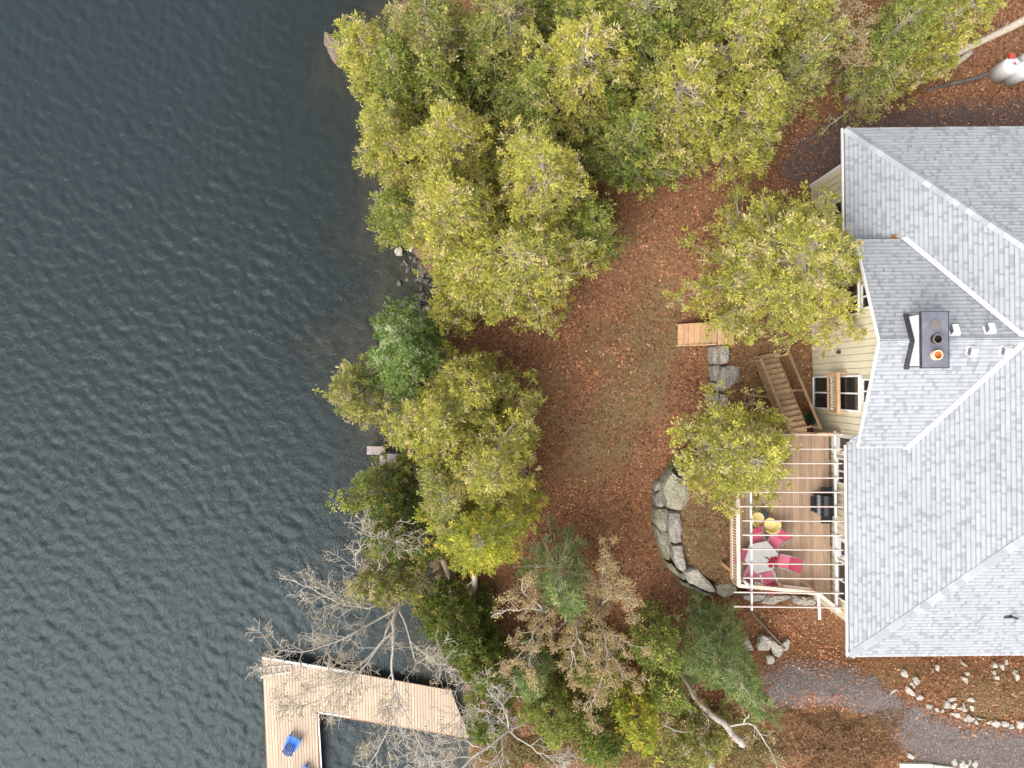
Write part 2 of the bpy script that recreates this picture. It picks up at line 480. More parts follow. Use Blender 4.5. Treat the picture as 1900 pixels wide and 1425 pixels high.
# grass patches in photo pixels (centre, radii): greener lawn strips and the terrace
GRASS = [(1170, 640, 110, 60, .5), (1195, 690, 50, 130, .9), (1140, 780, 55, 100, .85), (1085, 840, 70, 80, .7), (1020, 740, 40, 80, .4), (1220, 600, 60, 100, .85), (1300, 1010, 60, 110, 1.0), (1330, 960, 60, 60, 1.0),
         (1420, 700, 60, 130, .55), (1480, 690, 60, 60, .5), (1850, 1290, 90, 60, .85), (1700, 1250, 130, 25, .35), (1390, 660, 40, 70, .6), (1560, 1370, 130, 60, .3), (1180, 480, 60, 90, .25), (1350, 1010, 50, 80, 1.0)]
def grass_mask(X, Y, Z):
    U = 950 + X * F / (H - Z); V_ = 712.5 - Y * F / (H - Z)
    g = np.zeros(X.shape)
    for u, v, a, c, s in GRASS:
        q = np.sqrt(((U - u) / a) ** 2 + ((V_ - v) / c) ** 2)
        g = np.maximum(g, s * sstep(1.15, 0.55, q))
    return g

ax = axis(-9.0, 27.0, 0.2, 220.0); ay = axis(-21.0, 21.0, 0.2, 220.0)
GX, GY = np.meshgrid(ax, ay, indexing='ij')
GZ = terrain(GX, GY)
me = np_mesh('ground', np.stack([GX, GY, GZ], -1).reshape(-1, 3), grid_faces(len(ax), len(ay)), smooth=True)
add_float(me, 'grass', grass_mask(GX, GY, GZ))
add_float(me, 'bed', sstep(0.25, -0.05, GZ))
o = link('ground', me, M['ground']); tag(o, 'leaf strewn red brown ground sloping down to the lake', 'ground', kind='structure')
del o['category']

# lake
wx = axis(-27.0, 1.0, 0.08, 220.0); wx = wx[wx < 8.0]; wy = axis(-21.0, 21.0, 0.08, 220.0)
WX, WY = np.meshgrid(wx, wy, indexing='ij')
WZ = np.zeros(WX.shape)
r = np.random.default_rng(5)
for i in range(60):
    lam = 0.26 * (1.15 / 0.26) ** r.random()
    th = math.radians(36) + r.normal() * 0.75
    kx, ky = math.cos(th) * 2 * math.pi / lam, math.sin(th) * 2 * math.pi / lam
    amp = 0.0032 * lam ** 0.9
    ph = kx * WX + ky * WY + r.random() * 6.28 + 1.2 * vnoise(WX, WY, 0.25, 20 + i)
    WZ += amp * (np.sin(ph) + 0.25 * np.sin(2 * ph + 1.5))
far = np.maximum(np.abs(WY) - 21, 0) + np.maximum(-27 - WX, 0)
shoreD = WX - np.interp(WY, sy, sx)
damp = np.clip(0.25 + 0.75 * sstep(-1.0, -9.0, shoreD), 0, 1) * np.exp(-far / 4)
WZ *= damp * (0.8 + 0.5 * vnoise(WX, WY, 0.12, 9))
me = np_mesh('lake_water', np.stack([WX, WY, WZ], -1).reshape(-1, 3), grid_faces(len(wx), len(wy)), smooth=True)
dep = -terrain(WX, WY)
murk = 1 - np.exp(-1.7 * np.maximum(dep, 0))
add_float(me, 'murk', 0.2 + 0.8 * murk)
o = link('lake_water', me, M['water']); tag(o, 'dark grey rippled lake', kind='structure')

# gravel paths
PATHS = []
def path(px, seed, mt='gravel'):
    pts = np.array([[p.x, p.y] for p in (G(u, v) for u, v in px)])
    PATHS.append(pts)
    x0, y0 = pts.min(0); x1, y1 = pts.max(0)
    xs = np.arange(x0 - 0.3, x1 + 0.3, 0.1); ys = np.arange(y0 - 0.3, y1 + 0.3, 0.1)
    X, Y = np.meshgrid(xs, ys, indexing='ij')
    sd_ = seg_dist(pts, X, Y, True) * np.where(inside(pts, X, Y), 1, -1)
    sd_ = sd_ + (vnoise(X, Y, 1.6, seed) - 0.5) * 0.5 + (vnoise(X, Y, 5, seed + 1) - 0.5) * 0.3
    Z = terrain(X, Y) + 0.022
    Fc = grid_faces(len(xs), len(ys))
    keep = sd_.reshape(-1)[Fc].min(1) > 0
    Fc = Fc[keep]; used, inv = np.unique(Fc, return_inverse=True)
    me = np_mesh('gravel_path', np.stack([X, Y, Z], -1).reshape(-1, 3)[used], inv.reshape(Fc.shape), smooth=True)
    return link('gravel_path', me, M[mt])
path([(1415, 1325), (1418, 1245), (1480, 1228), (1575, 1238), (1625, 1262), (1655, 1292), (1725, 1322), (1790, 1345), (1845, 1352), (1960, 1358), (1960, 1480),
      (1690, 1480), (1692, 1405), (1640, 1345), (1570, 1306), (1500, 1303)], 30)['kind'] = 'structure'
path([(1440, 330), (1475, 265), (1545, 215), (1620, 205), (1760, 190), (1960, 178), (1960, 330), (1620, 330), (1545, 350), (1490, 352)], 40, 'gravel_dark')['kind'] = 'structure'

# fallen leaves and dry grass
def kites(C, D, L_, W_, Nn=None):
    """C centres (n,3), D directions (n,3), lengths, widths -> verts, faces"""
    n = len(C)
    Dn = D / (np.linalg.norm(D, axis=1, keepdims=True) + 1e-9)
    R = rng.normal(size=(n, 3)) if Nn is None else Nn
    S = np.cross(Dn, R); S /= (np.linalg.norm(S, axis=1, keepdims=True) + 1e-9)
    l = L_[:, None]; w = W_[:, None]
    V = np.stack([C - Dn * l * 0.5, C + S * w * 0.5 + Dn * l * 0.06, C + Dn * l * 0.5, C - S * w * 0.5 + Dn * l * 0.06], 1).reshape(-1, 3)
    Fc = np.arange(4 * n).reshape(n, 4)
    return V, Fc

def tris(C, D, L_, W_, r, Nn):
    n = len(C)
    D = D / (np.linalg.norm(D, axis=1, keepdims=True) + 1e-9)
    D = D * np.where(r.random(n) < .6, -1, 1)[:, None]
    S = np.cross(D, Nn); S /= (np.linalg.norm(S, axis=1, keepdims=True) + 1e-9)
    l = L_[:, None] * .5; w = W_[:, None] * .5
    V = np.stack([C - D * l + S * w, C - D * l - S * w, C + D * l], 1).reshape(-1, 3)
    return V, np.arange(3 * n).reshape(n, 3)

def scatter_flat(n, x0, x1, y0, y1, keepf):
    X = rng.uniform(x0, x1, n); Y = rng.uniform(y0, y1, n); Z = terrain(X, Y)
    k = keepf(X, Y, Z); return X[k], Y[k], Z[k]
def keep_litter(X, Y, Z):
    g = grass_mask(X, Y, Z)
    clump = vnoise(X, Y, 1.3, 50) * 0.6 + vnoise(X, Y, 4, 51) * 0.4
    pr = (0.25 + 1.0 * sstep(0.35, 0.65, clump)) * (1 - 0.65 * g)
    for q, kq in zip(PATHS, (.06, .3)): pr = np.where(inside(q, X, Y), pr * (kq + (1 - kq) * sstep(.75, .0, seg_dist(q, X, Y, True))), pr)
    return (Z > 0.25) & (rng.random(X.shape) < pr) & ~((X > 13.6) & (Y > -9.3) & (Y < 8.4))
X, Y, Z = scatter_flat(210000, -7.5, 26, -19.5, 19.5, keep_litter)
n = len(X)
a = rng.uniform(0, 6.28, n); tilt = rng.normal(0, 0.25, n)
C = np.stack([X, Y, Z + rng.uniform(0.012, 0.05, n)], -1)
D = np.stack([np.cos(a), np.sin(a), tilt], -1)
Nn = np.stack([rng.normal(0, .3, n), rng.normal(0, .3, n), np.ones(n)], -1)
V_, F_ = kites(C, D, rng.uniform(0.07, 0.16, n), rng.uniform(0.05, 0.10, n), Nn)
pal = np.array([[0.215, 0.090, 0.043], [0.275, 0.128, 0.062], [0.145, 0.060, 0.031], [0.31, 0.165, 0.088], [0.085, 0.040, 0.023], [0.42, 0.27, 0.16], [0.235, 0.102, 0.047]])
pc = pal[rng.choice(7, n, p=[.24, .22, .16, .12, .10, .03, .13])] * (rng.uniform(0.6, 1.35, n) * (.88 + .60 * vnoise(X, Y, .8, 60)) * (.8 + .4 * vnoise(X, Y, 3.5, 61)))[:, None]
o = link('fallen_leaves', np_mesh('fallen_leaves', V_, F_, np.repeat(pc, 4, 0)), M['litter'])
tag(o, 'red brown fallen leaves scattered over the ground', kind='stuff')
X, Y, Z = scatter_flat(260000, 8, 27, -19.5, 15.5, lambda X, Y, Z: np.maximum(*[np.where(inside(q, X, Y), 1.0, .9 * sstep(.30, 0, seg_dist(q, X, Y, True))) for q in PATHS]) > rng.random(X.shape))
n = len(X); a = rng.uniform(0, 6.28, n)
C = np.stack([X, Y, Z + rng.uniform(.03, .04, n)], -1); D = np.stack([np.cos(a), np.sin(a), rng.normal(0, .15, n)], -1)
V_, F_ = kites(C, D, rng.uniform(0.03, 0.075, n), rng.uniform(0.03, 0.06, n), np.stack([rng.normal(0, .3, n), rng.normal(0, .3, n), np.ones(n)], -1))
pal = np.array([[0.13, 0.11, 0.105], [0.20, 0.165, 0.155], [0.28, 0.235, 0.22], [0.09, 0.075, 0.07], [0.24, 0.17, 0.15], [0.36, 0.32, 0.30]])
pc = pal[rng.choice(6, n, p=[.26, .28, .16, .12, .13, .05])] * rng.uniform(.8, 1.2, (n, 1)) * np.where(Y > 0, .72, 1.0)[:, None] * np.where((Y > 0)[:, None], [1.05, .88, .82], [1.0, 1.0, 1.0])
o = link('gravel', np_mesh('gravel', V_, F_, np.repeat(pc, 4, 0)), M['litter'])
tag(o, 'loose grey and pinkish gravel on the paths', kind='stuff')
X, Y, Z = scatter_flat(260000, 2, 26, -17, 10, lambda X, Y, Z: (rng.random(X.shape) < grass_mask(X, Y, Z) * 1.0) & (Z > 1))
n = len(X); a = rng.uniform(0, 6.28, n)
C = np.stack([X, Y, Z + 0.03], -1); D = np.stack([np.cos(a) * .8, np.sin(a) * .8, rng.uniform(0.2, 1.2, n)], -1)
V_, F_ = kites(C, D, rng.uniform(0.06, 0.14, n), rng.uniform(0.012, 0.03, n))
pal = np.array([[0.20, 0.14, 0.06], [0.26, 0.19, 0.09], [0.12, 0.10, 0.035], [0.33, 0.25, 0.13], [0.16, 0.10, 0.05]])
pc = pal[rng.choice(5, n)] * rng.uniform(0.75, 1.2, (n, 1))
o = link('dry_grass', np_mesh('dry_grass', V_, F_, np.repeat(pc, 4, 0)), M['litter'])
tag(o, 'short dry olive grass on lawn and terrace', kind='stuff')

# ------------------------------------------------------------------ the house
HROT = 0.0096
EX, EY1, EY0, EZ, PIT = 12.95, 9.87, -10.51, 8.8, 0.56      # main eave line, height, pitch
AX = EX + (EY1 - EY0) / 2; AY = (EY1 + EY0) / 2; AZ = EZ + PIT * (EY1 - EY0) / 2
GR, GHALF, GEZ = 1.50, 3.87, 9.80                            # cross gable ridge Y, half span, eave height
GRZ = 11.65; GP = (GRZ - GEZ) / GHALF; GX0 = 12.93
WX0 = 13.30                                                  # lakeside wall plane
house = empty('house', (EX, 0, 4.2), 'cream sided lakeside house with pale grey shingled hip roof and cross gable', 'house', rz=HROT)
def main_z(x, y):
    return EZ + PIT * min(x - EX, EY1 - y, y - EY0)
def gab_z(x, y):
    return GRZ - GP * abs(y - GR) if abs(y - GR) <= GHALF and x >= GX0 else -1
def roof_z(x, y):
    return max(main_z(x, y), gab_z(x, y))
def R(u, v):
    z = 10.5
    for _ in range(12):
        p = P(u, v, z); z = roof_z(p.x, p.y)
    return Vector((p.x, p.y, z))

# core walls (behind the siding boards)
MB().box(((WX0 + 33) / 2 + 0.02, -0.45, 6.4), (33 - WX0, 18.2, 5.2)).build('wall', M['siding'], house)
pts = [(GR - 3.4, 8.95), (GR - 3.4, GRZ - 3.4 * GP - 0.22), (GR, GRZ - 0.22), (GR + 3.4, GRZ - 3.4 * GP - 0.22), (GR + 3.4, 8.95)]
g = MB(); n = len(pts)
g.add([(WX0 + 0.02, y, z) for y, z in pts] + [(WX0 + 4.4, y, z) for y, z in pts],
      [tuple(range(n)), tuple(range(2 * n - 1, n - 1, -1))] + [(i, i + n, (i + 1) % n + n, (i + 1) % n) for i in range(n)])
g.build('gable_wall', M['siding'], house)
# vertical siding boards and battens on the lakeside wall
y = 8.70; bw = 0.27
while y - bw > -9.5:
    yc = y - bw / 2
    zt = 8.93
    if abs(yc - GR) < 3.35: zt = GRZ - GP * (abs(yc - GR) + 0.14) - 0.2
    MB().box((WX0 - 0.008, yc, (3.9 + zt) / 2), (0.03, bw - 0.022, zt - 3.9)).build('siding_board', M['siding'], house)
    y -= bw
MB().bar((WX0 - 0.035, 8.74, 3.9), (WX0 - 0.035, 8.74, 8.9), 0.1, 0.1).build('corner_trim', M['white'], house)

def window(y0, y1, z0, z1, par=house, door=False):
    w = MB(); t = 0.07
    for (a0, a1, b0, b1) in ((y0, y1, z0, z0 + t), (y0, y1, z1 - t, z1), (y0, y0 + t, z0 + t, z1 - t), (y1 - t, y1, z0 + t, z1 - t)):
        w.box((WX0 - 0.055, (a0 + a1) / 2, (b0 + b1) / 2), (0.07, a1 - a0, b1 - b0))
    win = w.build('window', M['white'], par)
    ym = (y0 + y1) / 2
    MB().box((WX0 - 0.05, ym, (z0 + z1) / 2), (0.055, 0.06, z1 - z0 - 2 * t)).build('mullion', M['white'], win)
    for a0, a1 in ((y0 + t, ym - 0.03), (ym + 0.03, y1 - t)):
        MB().box((WX0 - 0.035, (a0 + a1) / 2, (z0 + z1) / 2), (0.012, a1 - a0, z1 - z0 - 2 * t)).build('pane', M['glass'], win)
    return win
for s in (1, -1):
    f = (lambda yy: yy) if s == 1 else (lambda yy: 2 * GR - yy)
    for (ya, yb, za, zb) in ((-1.08, 0.34, 7.12, 9.2), (-1.08, 0.34, 4.45, 6.5), (-0.75, 0.2, 9.45, 10.25)):
        a_, b_ = sorted((f(ya), f(yb))); window(a_, b_, za, zb)
for (ya, yb, za, zb) in ((-4.05, -2.98, 7.0, 8.5), (-8.75, -7.15, 6.9, 8.5), (6.2, 7.4, 6.9, 8.3), (6.2, 7.4, 4.7, 6.2)):
    window(ya, yb, za, zb)
for ya, yb in ((-2.85, -2.0), (-7.05, -6.2)):
    d_ = MB().box((WX0 - 0.05, (ya + yb) / 2, 7.5), (0.05, yb - ya, 2.0)).build('door', M['white'], house)
    MB().box((WX0 - 0.085, (ya + yb) / 2, 7.85), (0.015, (yb - ya) * 0.6, 0.9)).build('pane', M['glass'], d_)
    MB().box((WX0 - 0.095, ya + 0.08, 7.45), (0.05, 0.04, 0.12)).build('handle', M['steel'], d_)
# juliet balconies
for s in (1, -1):
    f = (lambda yy: yy) if s == 1 else (lambda yy: 2 * GR - yy)
    ya, yb = sorted((f(-1.18), f(0.46))); xr = 12.90
    bal = MB()
    bal.box((xr, (ya + yb) / 2, 8.05), (0.13, yb - ya, 0.04)).box((xr, (ya + yb) / 2, 7.0), (0.06, yb - ya, 0.09))
    for yy in (ya + 0.05, yb - 0.05):
        bal.box((xr, yy, 7.5), (0.09, 0.09, 1.05)).box(((xr + WX0) / 2, yy, 8.0), (WX0 - xr, 0.05, 0.06)).box(((xr + WX0) / 2, yy, 7.0), (WX0 - xr, 0.05, 0.08))
    bo = bal.build('balcony_railing', M['stair'], house)
    nb = 13; bme = MB().box((0, 0, 0), (0.035, 0.04, 0.98)).mesh('baluster')
    for i in range(nb):
        yy = ya + 0.12 + (yb - ya - 0.24) * i / (nb - 1)
        link('baluster', bme, M['stair'], bo, (xr - EX, yy, 7.53 - 4.2))
lamp = MB().box((WX0 - 0.07, 1.28, 7.25), (0.1, 0.1, 0.2)).box((WX0 - 0.07, 1.28, 7.38), (0.14, 0.14, 0.03)).build('wall_lamp', M['flash'], house)

# roof slabs
def slab(name, P4, th, mat_, par):
    """polygon P4 (3D, top side) with thickness th downward"""
    n = len(P4)
    return MB().add([Vector(p) for p in P4] + [Vector(p) - Vector((0, 0, th)) for p in P4],
                    [tuple(range(n)), tuple(range(2 * n - 1, n - 1, -1))] + [(i, i + n, (i + 1) % n + n, (i + 1) % n) for i in range(n)]).build(name, mat_, par)
FX = 33.0
NY0, NY1, NXT = GR - 3.75, GR + 3.75, EX + 3.6
rb_ = MB().add([(EX, EY1, EZ - .02), (EX, NY1, EZ - .02), (NXT, GR, EZ + PIT * 3.6 - .02), (EX, NY0, EZ - .02), (EX, EY0, EZ - .02), (AX, AY, AZ - .02), (AX + .2, AY, AZ - .02), (FX, EY0, EZ - .02), (FX, EY1, EZ - .02)],
              [(0, 1, 2, 5), (2, 3, 4, 5), (4, 7, 6, 5), (7, 8, 6), (8, 0, 5, 6)])
for ya, yb in ((EY1, NY1), (NY0, EY0)):
    rb_.add([(EX, ya, EZ - .02), (EX, yb, EZ - .02), (EX, yb, EZ - .16), (EX, ya, EZ - .16), (WX0 + .1, yb, EZ - .16), (WX0 + .1, ya, EZ - .16)], [(0, 1, 2, 3), (3, 2, 4, 5)])
for ya, yi in ((EY1, 8.6), (EY0, -9.5)):
    rb_.add([(EX, ya, EZ - .02), (FX, ya, EZ - .02), (FX, ya, EZ - .16), (EX, ya, EZ - .16), (FX, yi, EZ - .161), (EX, yi, EZ - .161)], [(0, 1, 2, 3), (3, 2, 4, 5)])
roof = rb_.build('roof', M['ridge'], house)
VX = EX + (GRZ - EZ) / PIT + 0.3
gr = MB()
for s in (1, -1):
    ye = GR + s * GHALF
    q = [(GX0, GR, GRZ - .02), (GX0, ye, GEZ - .02), (EX + (GEZ - EZ) / PIT + 0.3, ye, GEZ - .02), (VX, GR, GRZ - .02)]
    gr.add([Vector(p) for p in q] + [Vector(p) - Vector((0, 0, .14)) for p in q],
           [(0, 1, 2, 3), (7, 6, 5, 4), (0, 4, 5, 1), (1, 5, 6, 2), (2, 6, 7, 3), (3, 7, 4, 0)])
groof = gr.build('gable_roof', M['ridge'], house)

def shingles(a, e, s, n, srange, tmax, parent, seed, tone=(1, 1, 1), keep=None):
    r = np.random.default_rng(seed)
    V = []; Cc = []; t = 0.0; k = 0
    a = np.array(a, float); e = np.array(e, float); s = np.array(s, float); n = np.array(n, float)
    ex = 0.158
    while t < tmax:
        lo, hi = srange(t + 0.05)
        x = lo - r.random() * 0.3
        while x < hi:
            dk = r.random() < .3
            w = r.uniform(.08, .14) if dk else r.uniform(.12, .26)
            x0, x1 = max(x, lo), min(x + w, hi)
            if x1 - x0 > 0.02 and (keep is None or keep((x0 + x1) / 2, t)):
                lift = 0.012 + 0.012 * (r.random() < 0.5)
                def q(ss, tt, h): return a + e * ss + s * tt + n * h
                t1 = min(t + ex + 0.02, tmax)
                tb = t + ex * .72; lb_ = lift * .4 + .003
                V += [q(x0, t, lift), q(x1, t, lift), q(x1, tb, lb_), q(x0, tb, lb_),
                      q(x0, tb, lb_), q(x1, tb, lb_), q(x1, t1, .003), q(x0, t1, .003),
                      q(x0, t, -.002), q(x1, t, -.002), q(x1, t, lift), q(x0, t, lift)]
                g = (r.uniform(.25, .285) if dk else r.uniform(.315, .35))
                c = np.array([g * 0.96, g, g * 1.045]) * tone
                Cc += [c] * 4 + [c * .74] * 4 + [c * 0.55] * 4  # course shadow lines put into the colour: darker printed upper band, darker butt face
            x += w
        t += ex; k += 1
    V = np.array(V); o_ = np.array(world_loc(parent))
    me = np_mesh('shingles', V - o_, np.arange(len(V)).reshape(-1, 4), np.array(Cc))
    ob = link('shingles', me, M['shingle'], parent); ob['kind'] = 'stuff'
    return ob
sl = math.sqrt(1 + PIT * PIT)
Lm = EY1 - EY0
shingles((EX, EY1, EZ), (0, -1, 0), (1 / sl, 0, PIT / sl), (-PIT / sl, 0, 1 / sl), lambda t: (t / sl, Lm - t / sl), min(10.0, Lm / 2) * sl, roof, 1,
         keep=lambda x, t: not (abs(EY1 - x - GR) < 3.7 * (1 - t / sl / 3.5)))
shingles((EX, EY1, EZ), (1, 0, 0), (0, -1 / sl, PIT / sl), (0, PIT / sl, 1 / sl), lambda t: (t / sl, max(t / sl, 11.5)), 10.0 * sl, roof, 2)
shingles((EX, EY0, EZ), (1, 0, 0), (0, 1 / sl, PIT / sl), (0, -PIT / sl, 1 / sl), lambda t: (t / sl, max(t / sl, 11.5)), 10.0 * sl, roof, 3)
gsl = math.sqrt(1 + GP * GP)
def gr_range(t):
    zz = GEZ + GP * t / gsl
    return (0.0, EX + (zz - EZ) / PIT - GX0 + 0.05)
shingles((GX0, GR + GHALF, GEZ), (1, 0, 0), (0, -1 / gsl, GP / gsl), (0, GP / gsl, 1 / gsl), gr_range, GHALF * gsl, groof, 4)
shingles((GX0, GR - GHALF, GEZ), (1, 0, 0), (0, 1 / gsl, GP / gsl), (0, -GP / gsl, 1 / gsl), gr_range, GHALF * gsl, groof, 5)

# ridge and hip caps, one by one
def caps(a, b_, n1, n2, parent, w=0.17, step=0.30):
    """folded cap shingles along line a->b; n1,n2 are the horizontal-ish side directions lying in the two roof planes"""
    a = Vector(a); b_ = Vector(b_); d = (b_ - a); ln = d.length; d.normalize()
    n1 = Vector(n1).normalized(); n2 = Vector(n2).normalized(); up = Vector((0, 0, 1))
    l = step + 0.05
    n1 = (n1 - d * n1.dot(d)).normalized(); n2 = (n2 - d * n2.dot(d)).normalized()
    mb = MB().add([d * 0 + n1 * w + up * .05, up * .075, n2 * w + up * .05, d * l + n1 * w + up * .034, d * l + up * .058, d * l + n2 * w + up * .034,
                   n1 * w - up * .01, n2 * w - up * .01],
                  [(0, 1, 4, 3), (1, 2, 5, 4), (0, 6, 7, 2, 1)])
    mesh = mb.mesh('ridge_cap')
    off = world_loc(parent)
    for i in range(int(ln / step)):
        link('ridge_cap', mesh, M['ridge'], parent, a + d * (i * step) - off)
s2 = Vector((1, -1, PIT)); s3 = Vector((1, 1, PIT))
caps((EX, EY1, EZ), Vector((EX, EY1, EZ)) + s2 * 6.6, Vector((1, 0.35, 0)) * 1 + Vector((0, 0, -0.0)) - Vector((0, 0, PIT * 0.35)), Vector((-0.35, -1, -PIT * 0.35)), roof)
caps((EX, EY0, EZ), Vector((EX, EY0, EZ)) + s3 * 6.6, Vector((1, -0.35, -PIT * 0.35)), Vector((-0.35, 1, -PIT * 0.35)), roof)
caps((GX0, GR, GRZ), (VX - 0.25, GR, GRZ), (0, 1, -GP), (0, -1, -GP), groof, w=0.14)
# white valley strips
for s in (1, -1):
    A = Vector((EX + (GEZ - EZ) / PIT, GR + s * GHALF, GEZ)); B = Vector((EX + (GRZ - EZ) / PIT, GR, GRZ))
    A = A + (A - B).normalized() * 0.12
    up = Vector((0, 0, .03)); n1 = Vector((0.13, 0, 0.13 * PIT)); n2 = Vector((0, -s * 0.09, 0.09 * GP)) * 1.0
    n2 = Vector((-0.10, 0, 0))
    MB().add([A + up + n1, A + up, A + up + n2 + Vector((0, 0, .02)), B + up + n1, B + up, B + up + n2 + Vector((0, 0, .02))], [(0, 1, 4, 3), (1, 2, 5, 4)]).build('valley_flashing', M['white_metal'], roof)
# trims: rakes, fascia, gutter
for s in (1, -1):
    MB().bar((GX0 - 0.02, GR, GRZ - .07), (GX0 - 0.02, GR + s * GHALF, GEZ - .07), 0.03, 0.17).build('rake_board', M['white'], groof)
    MB().bar((GX0, GR + s * (GHALF + 0.012), GEZ - .09), (14.7, GR + s * (GHALF + 0.012), GEZ - .09), 0.03, 0.14).build('gable_fascia', M['white'], groof)
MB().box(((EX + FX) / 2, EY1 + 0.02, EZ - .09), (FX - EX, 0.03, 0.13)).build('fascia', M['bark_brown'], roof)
MB().box(((EX + FX) / 2, EY0 - 0.02, EZ - .09), (FX - EX, 0.03, 0.13)).build('fascia', M['gutter'], roof)
for (ya, yb) in ((EY1 + 0.02, 5.4), (-2.36, EY0 - 0.02)):
    gm = MB()
    for xx, zz, wx_, wz in ((EX - 0.115, EZ - .07, 0.015, 0.11), (EX - 0.06, EZ - .12, 0.10, 0.012)):
        gm.box((xx, (ya + yb) / 2, zz), (wx_, ya - yb, wz))
    gm.box((EX - 0.10, (ya + yb) / 2, EZ - 0.012), (0.05, ya - yb, 0.012))
    gm.build('gutter', M['gutter'], roof)
# chimney
cx0, cx1, cy0, cy1 = 14.10, 14.86, 0.62, 2.38
ch = MB().box(((cx0 + cx1) / 2, (cy0 + cy1) / 2, 11.5), (cx1 - cx0, cy1 - cy0, 1.55)).build('chimney', M['stucco'], house)
cz = 12.30
MB().box(((cx0 + cx1) / 2, GR, cz + 0.03), (cx1 - cx0 + 0.16, cy1 - cy0 + 0.16, 0.07)).build('chimney_cap', M['cap'], ch, bevel=0.008)
rimm = MB()
for xx in (cx0 - .088, cx1 + .088): rimm.box((xx, GR, cz), (0.02, cy1 - cy0 + 0.2, 0.15))
for yy in (cy0 - .088, cy1 + .088): rimm.box(((cx0 + cx1) / 2, yy, cz), (cx1 - cx0 + 0.152, 0.02, 0.15))
rimm.build('cap_edge', M['flash'], ch)
fx = 14.48
MB().lathe([(0.0, .10), (.165, .10), (.165, .065), (.15, .05)], (fx, GR + 0.53, cz), 24).build('flue_cover', M['rust'], ch)
MB().lathe([(.165, .05), (.165, .26), (.13, .26), (.125, .075), (0, .075)], (fx, GR + 0.01, cz), 24).build('flue_pipe', M['black'], ch)
MB().lathe([(.166, .2), (.172, .262), (.132, .264), (.132, .25)], (fx, GR + 0.01, cz + .002), 24).build('rust_ring', M['rust'], ch)
MB().lathe([(.17, .05), (.17, .26), (.13, .265)], (fx, GR - 0.53, cz), 24).build('flue_rim', M['claypale'], ch)
MB().lathe([(.13, .263), (.125, .075), (0, .075)], (fx, GR - 0.53, cz), 24).build('clay_flue', M['clay'], ch)
fl = MB()
for s in (1, -1):
    a_ = Vector((cx0 - 0.055, GR, GRZ + 0.07)); b_ = Vector((cx0 - 0.055, GR + s * 0.98, GRZ - GP * 0.98 + 0.07))
    fl.bar(a_, b_, 0.16, 0.05).bar(a_ + Vector((-.09, 0, .03)), b_ + Vector((-.09, 0, .03)), 0.06, 0.06)
fl.build('flashing', M['flash'], ch)
fs_ = MB()
for yy in (cy0 - 0.02, cy1 + 0.02):
    fs_.bar((cx0, yy, gab_z(cx0, yy) + .07), (cx1, yy, gab_z(cx0, yy) + .07), 0.04, 0.12)
fs_.build('side_flashing', M['flash'], ch)
# roof vents
vm_ = MB()
vm_.box((0, 0, 0.012), (0.40, 0.31, 0.012))
prof = [(-0.14, .02), (-0.14, .27), (-0.05, .29), (0.06, .28), (0.13, .2), (0.16, .02)]
nv = len(prof)
vm_.add([(x, -.14, z) for x, z in prof] + [(x, .14, z) for x, z in prof],
        [tuple(range(nv)), tuple(range(2 * nv - 1, nv - 1, -1))] + [(i, i + n_, j + n_, j) for n_ in (nv,) for i in range(nv) for j in ((i + 1) % nv,)])
vme = vm_.mesh('roof_vent', bevel=0.0)
lv = MB().box((-0.146, 0, 0.145), (0.01, 0.25, 0.22)).mesh('louvre')
for u, v in ((1770, 617), (1836, 615), (1803, 651), (1865, 651)):
    p = R(u, v); s = 1 if p.y > GR else -1
    rv = link('roof_vent', vme, M['white_metal'], house, p - Vector((EX, 0, 4.2)) + Vector((0, 0, .01)), (-s * math.atan(GP), 0, 0))
    link('louvre', lv, M['ventgrey'], rv)
p = R(1868, 1147)
pv = MB(); pv.tube([p + Vector((0, 0, -.1)), p + Vector((0, .05, .26)), p + Vector((.12, .02, .31)), p + Vector((.17, 0, .22))], 0.045, 10)
pv.box(p + Vector((-.05, 0, .02)), (0.3, 0.14, 0.02), rx=math.atan(PIT)).build('plumbing_vent', M['flash'], house, smooth=False)
# leaves and a bracket caught where the gable eave meets the roof
p = R(1664, 444)
n = 260
C = np.array(p) + np.stack([rng.normal(0, .1, n), rng.normal(0, .08, n), rng.uniform(0.0, .07, n)], -1)
V_, F_ = kites(C, rng.normal(size=(n, 3)) * [1, 1, .3], rng.uniform(.05, .1, n), rng.uniform(.04, .07, n))
pc = np.array([[0.36, 0.14, 0.06]]) * rng.uniform(.6, 1.3, (n, 1))
o = link('leaf_pile', np_mesh('leaf_pile', V_, F_, np.repeat(pc, 4, 0)), M['litter']); tag(o, 'rusty leaf pile caught in the roof valley', kind='stuff')

# ------------------------------------------------------------------ deck
DZ = 6.5
deck = empty('deck', (11.2, -5.2, 4.2), 'raised brown plank deck with pale railing beside the house wall', 'deck', rz=HROT)
def deck_low(x):
    if x < 12.3: return -8.15 - (x - 9.1) * 0.11
    return -8.5 - (x - 12.3) * 0.85
x = 9.12
while x + 0.14 < 13.27:
    x1 = x + 0.134
    MB().prism([(x, deck_low(x)), (x1, deck_low(x1)), (x1, -2.02), (x, -2.02)], DZ - 0.035, DZ + rng.uniform(-.002, .002)).build('deck_board', M['deck'], deck)
    x += 0.1395
fr_ = MB()
fr_.box((9.11, -5.08, DZ - .15), (0.045, 6.1, 0.22)).box((11.2, -2.05, DZ - .15), (4.15, 0.045, 0.22))
fr_.bar((9.1, -8.12, DZ - .15), (12.3, -8.47, DZ - .15), 0.045, 0.22).bar((12.3, -8.47, DZ - .15), (13.25, -9.28, DZ - .15), 0.045, 0.22)
for yy in (-3.2, -4.4, -5.6, -6.8): fr_.box((11.2, yy, DZ - .15), (4.1, 0.045, 0.2))
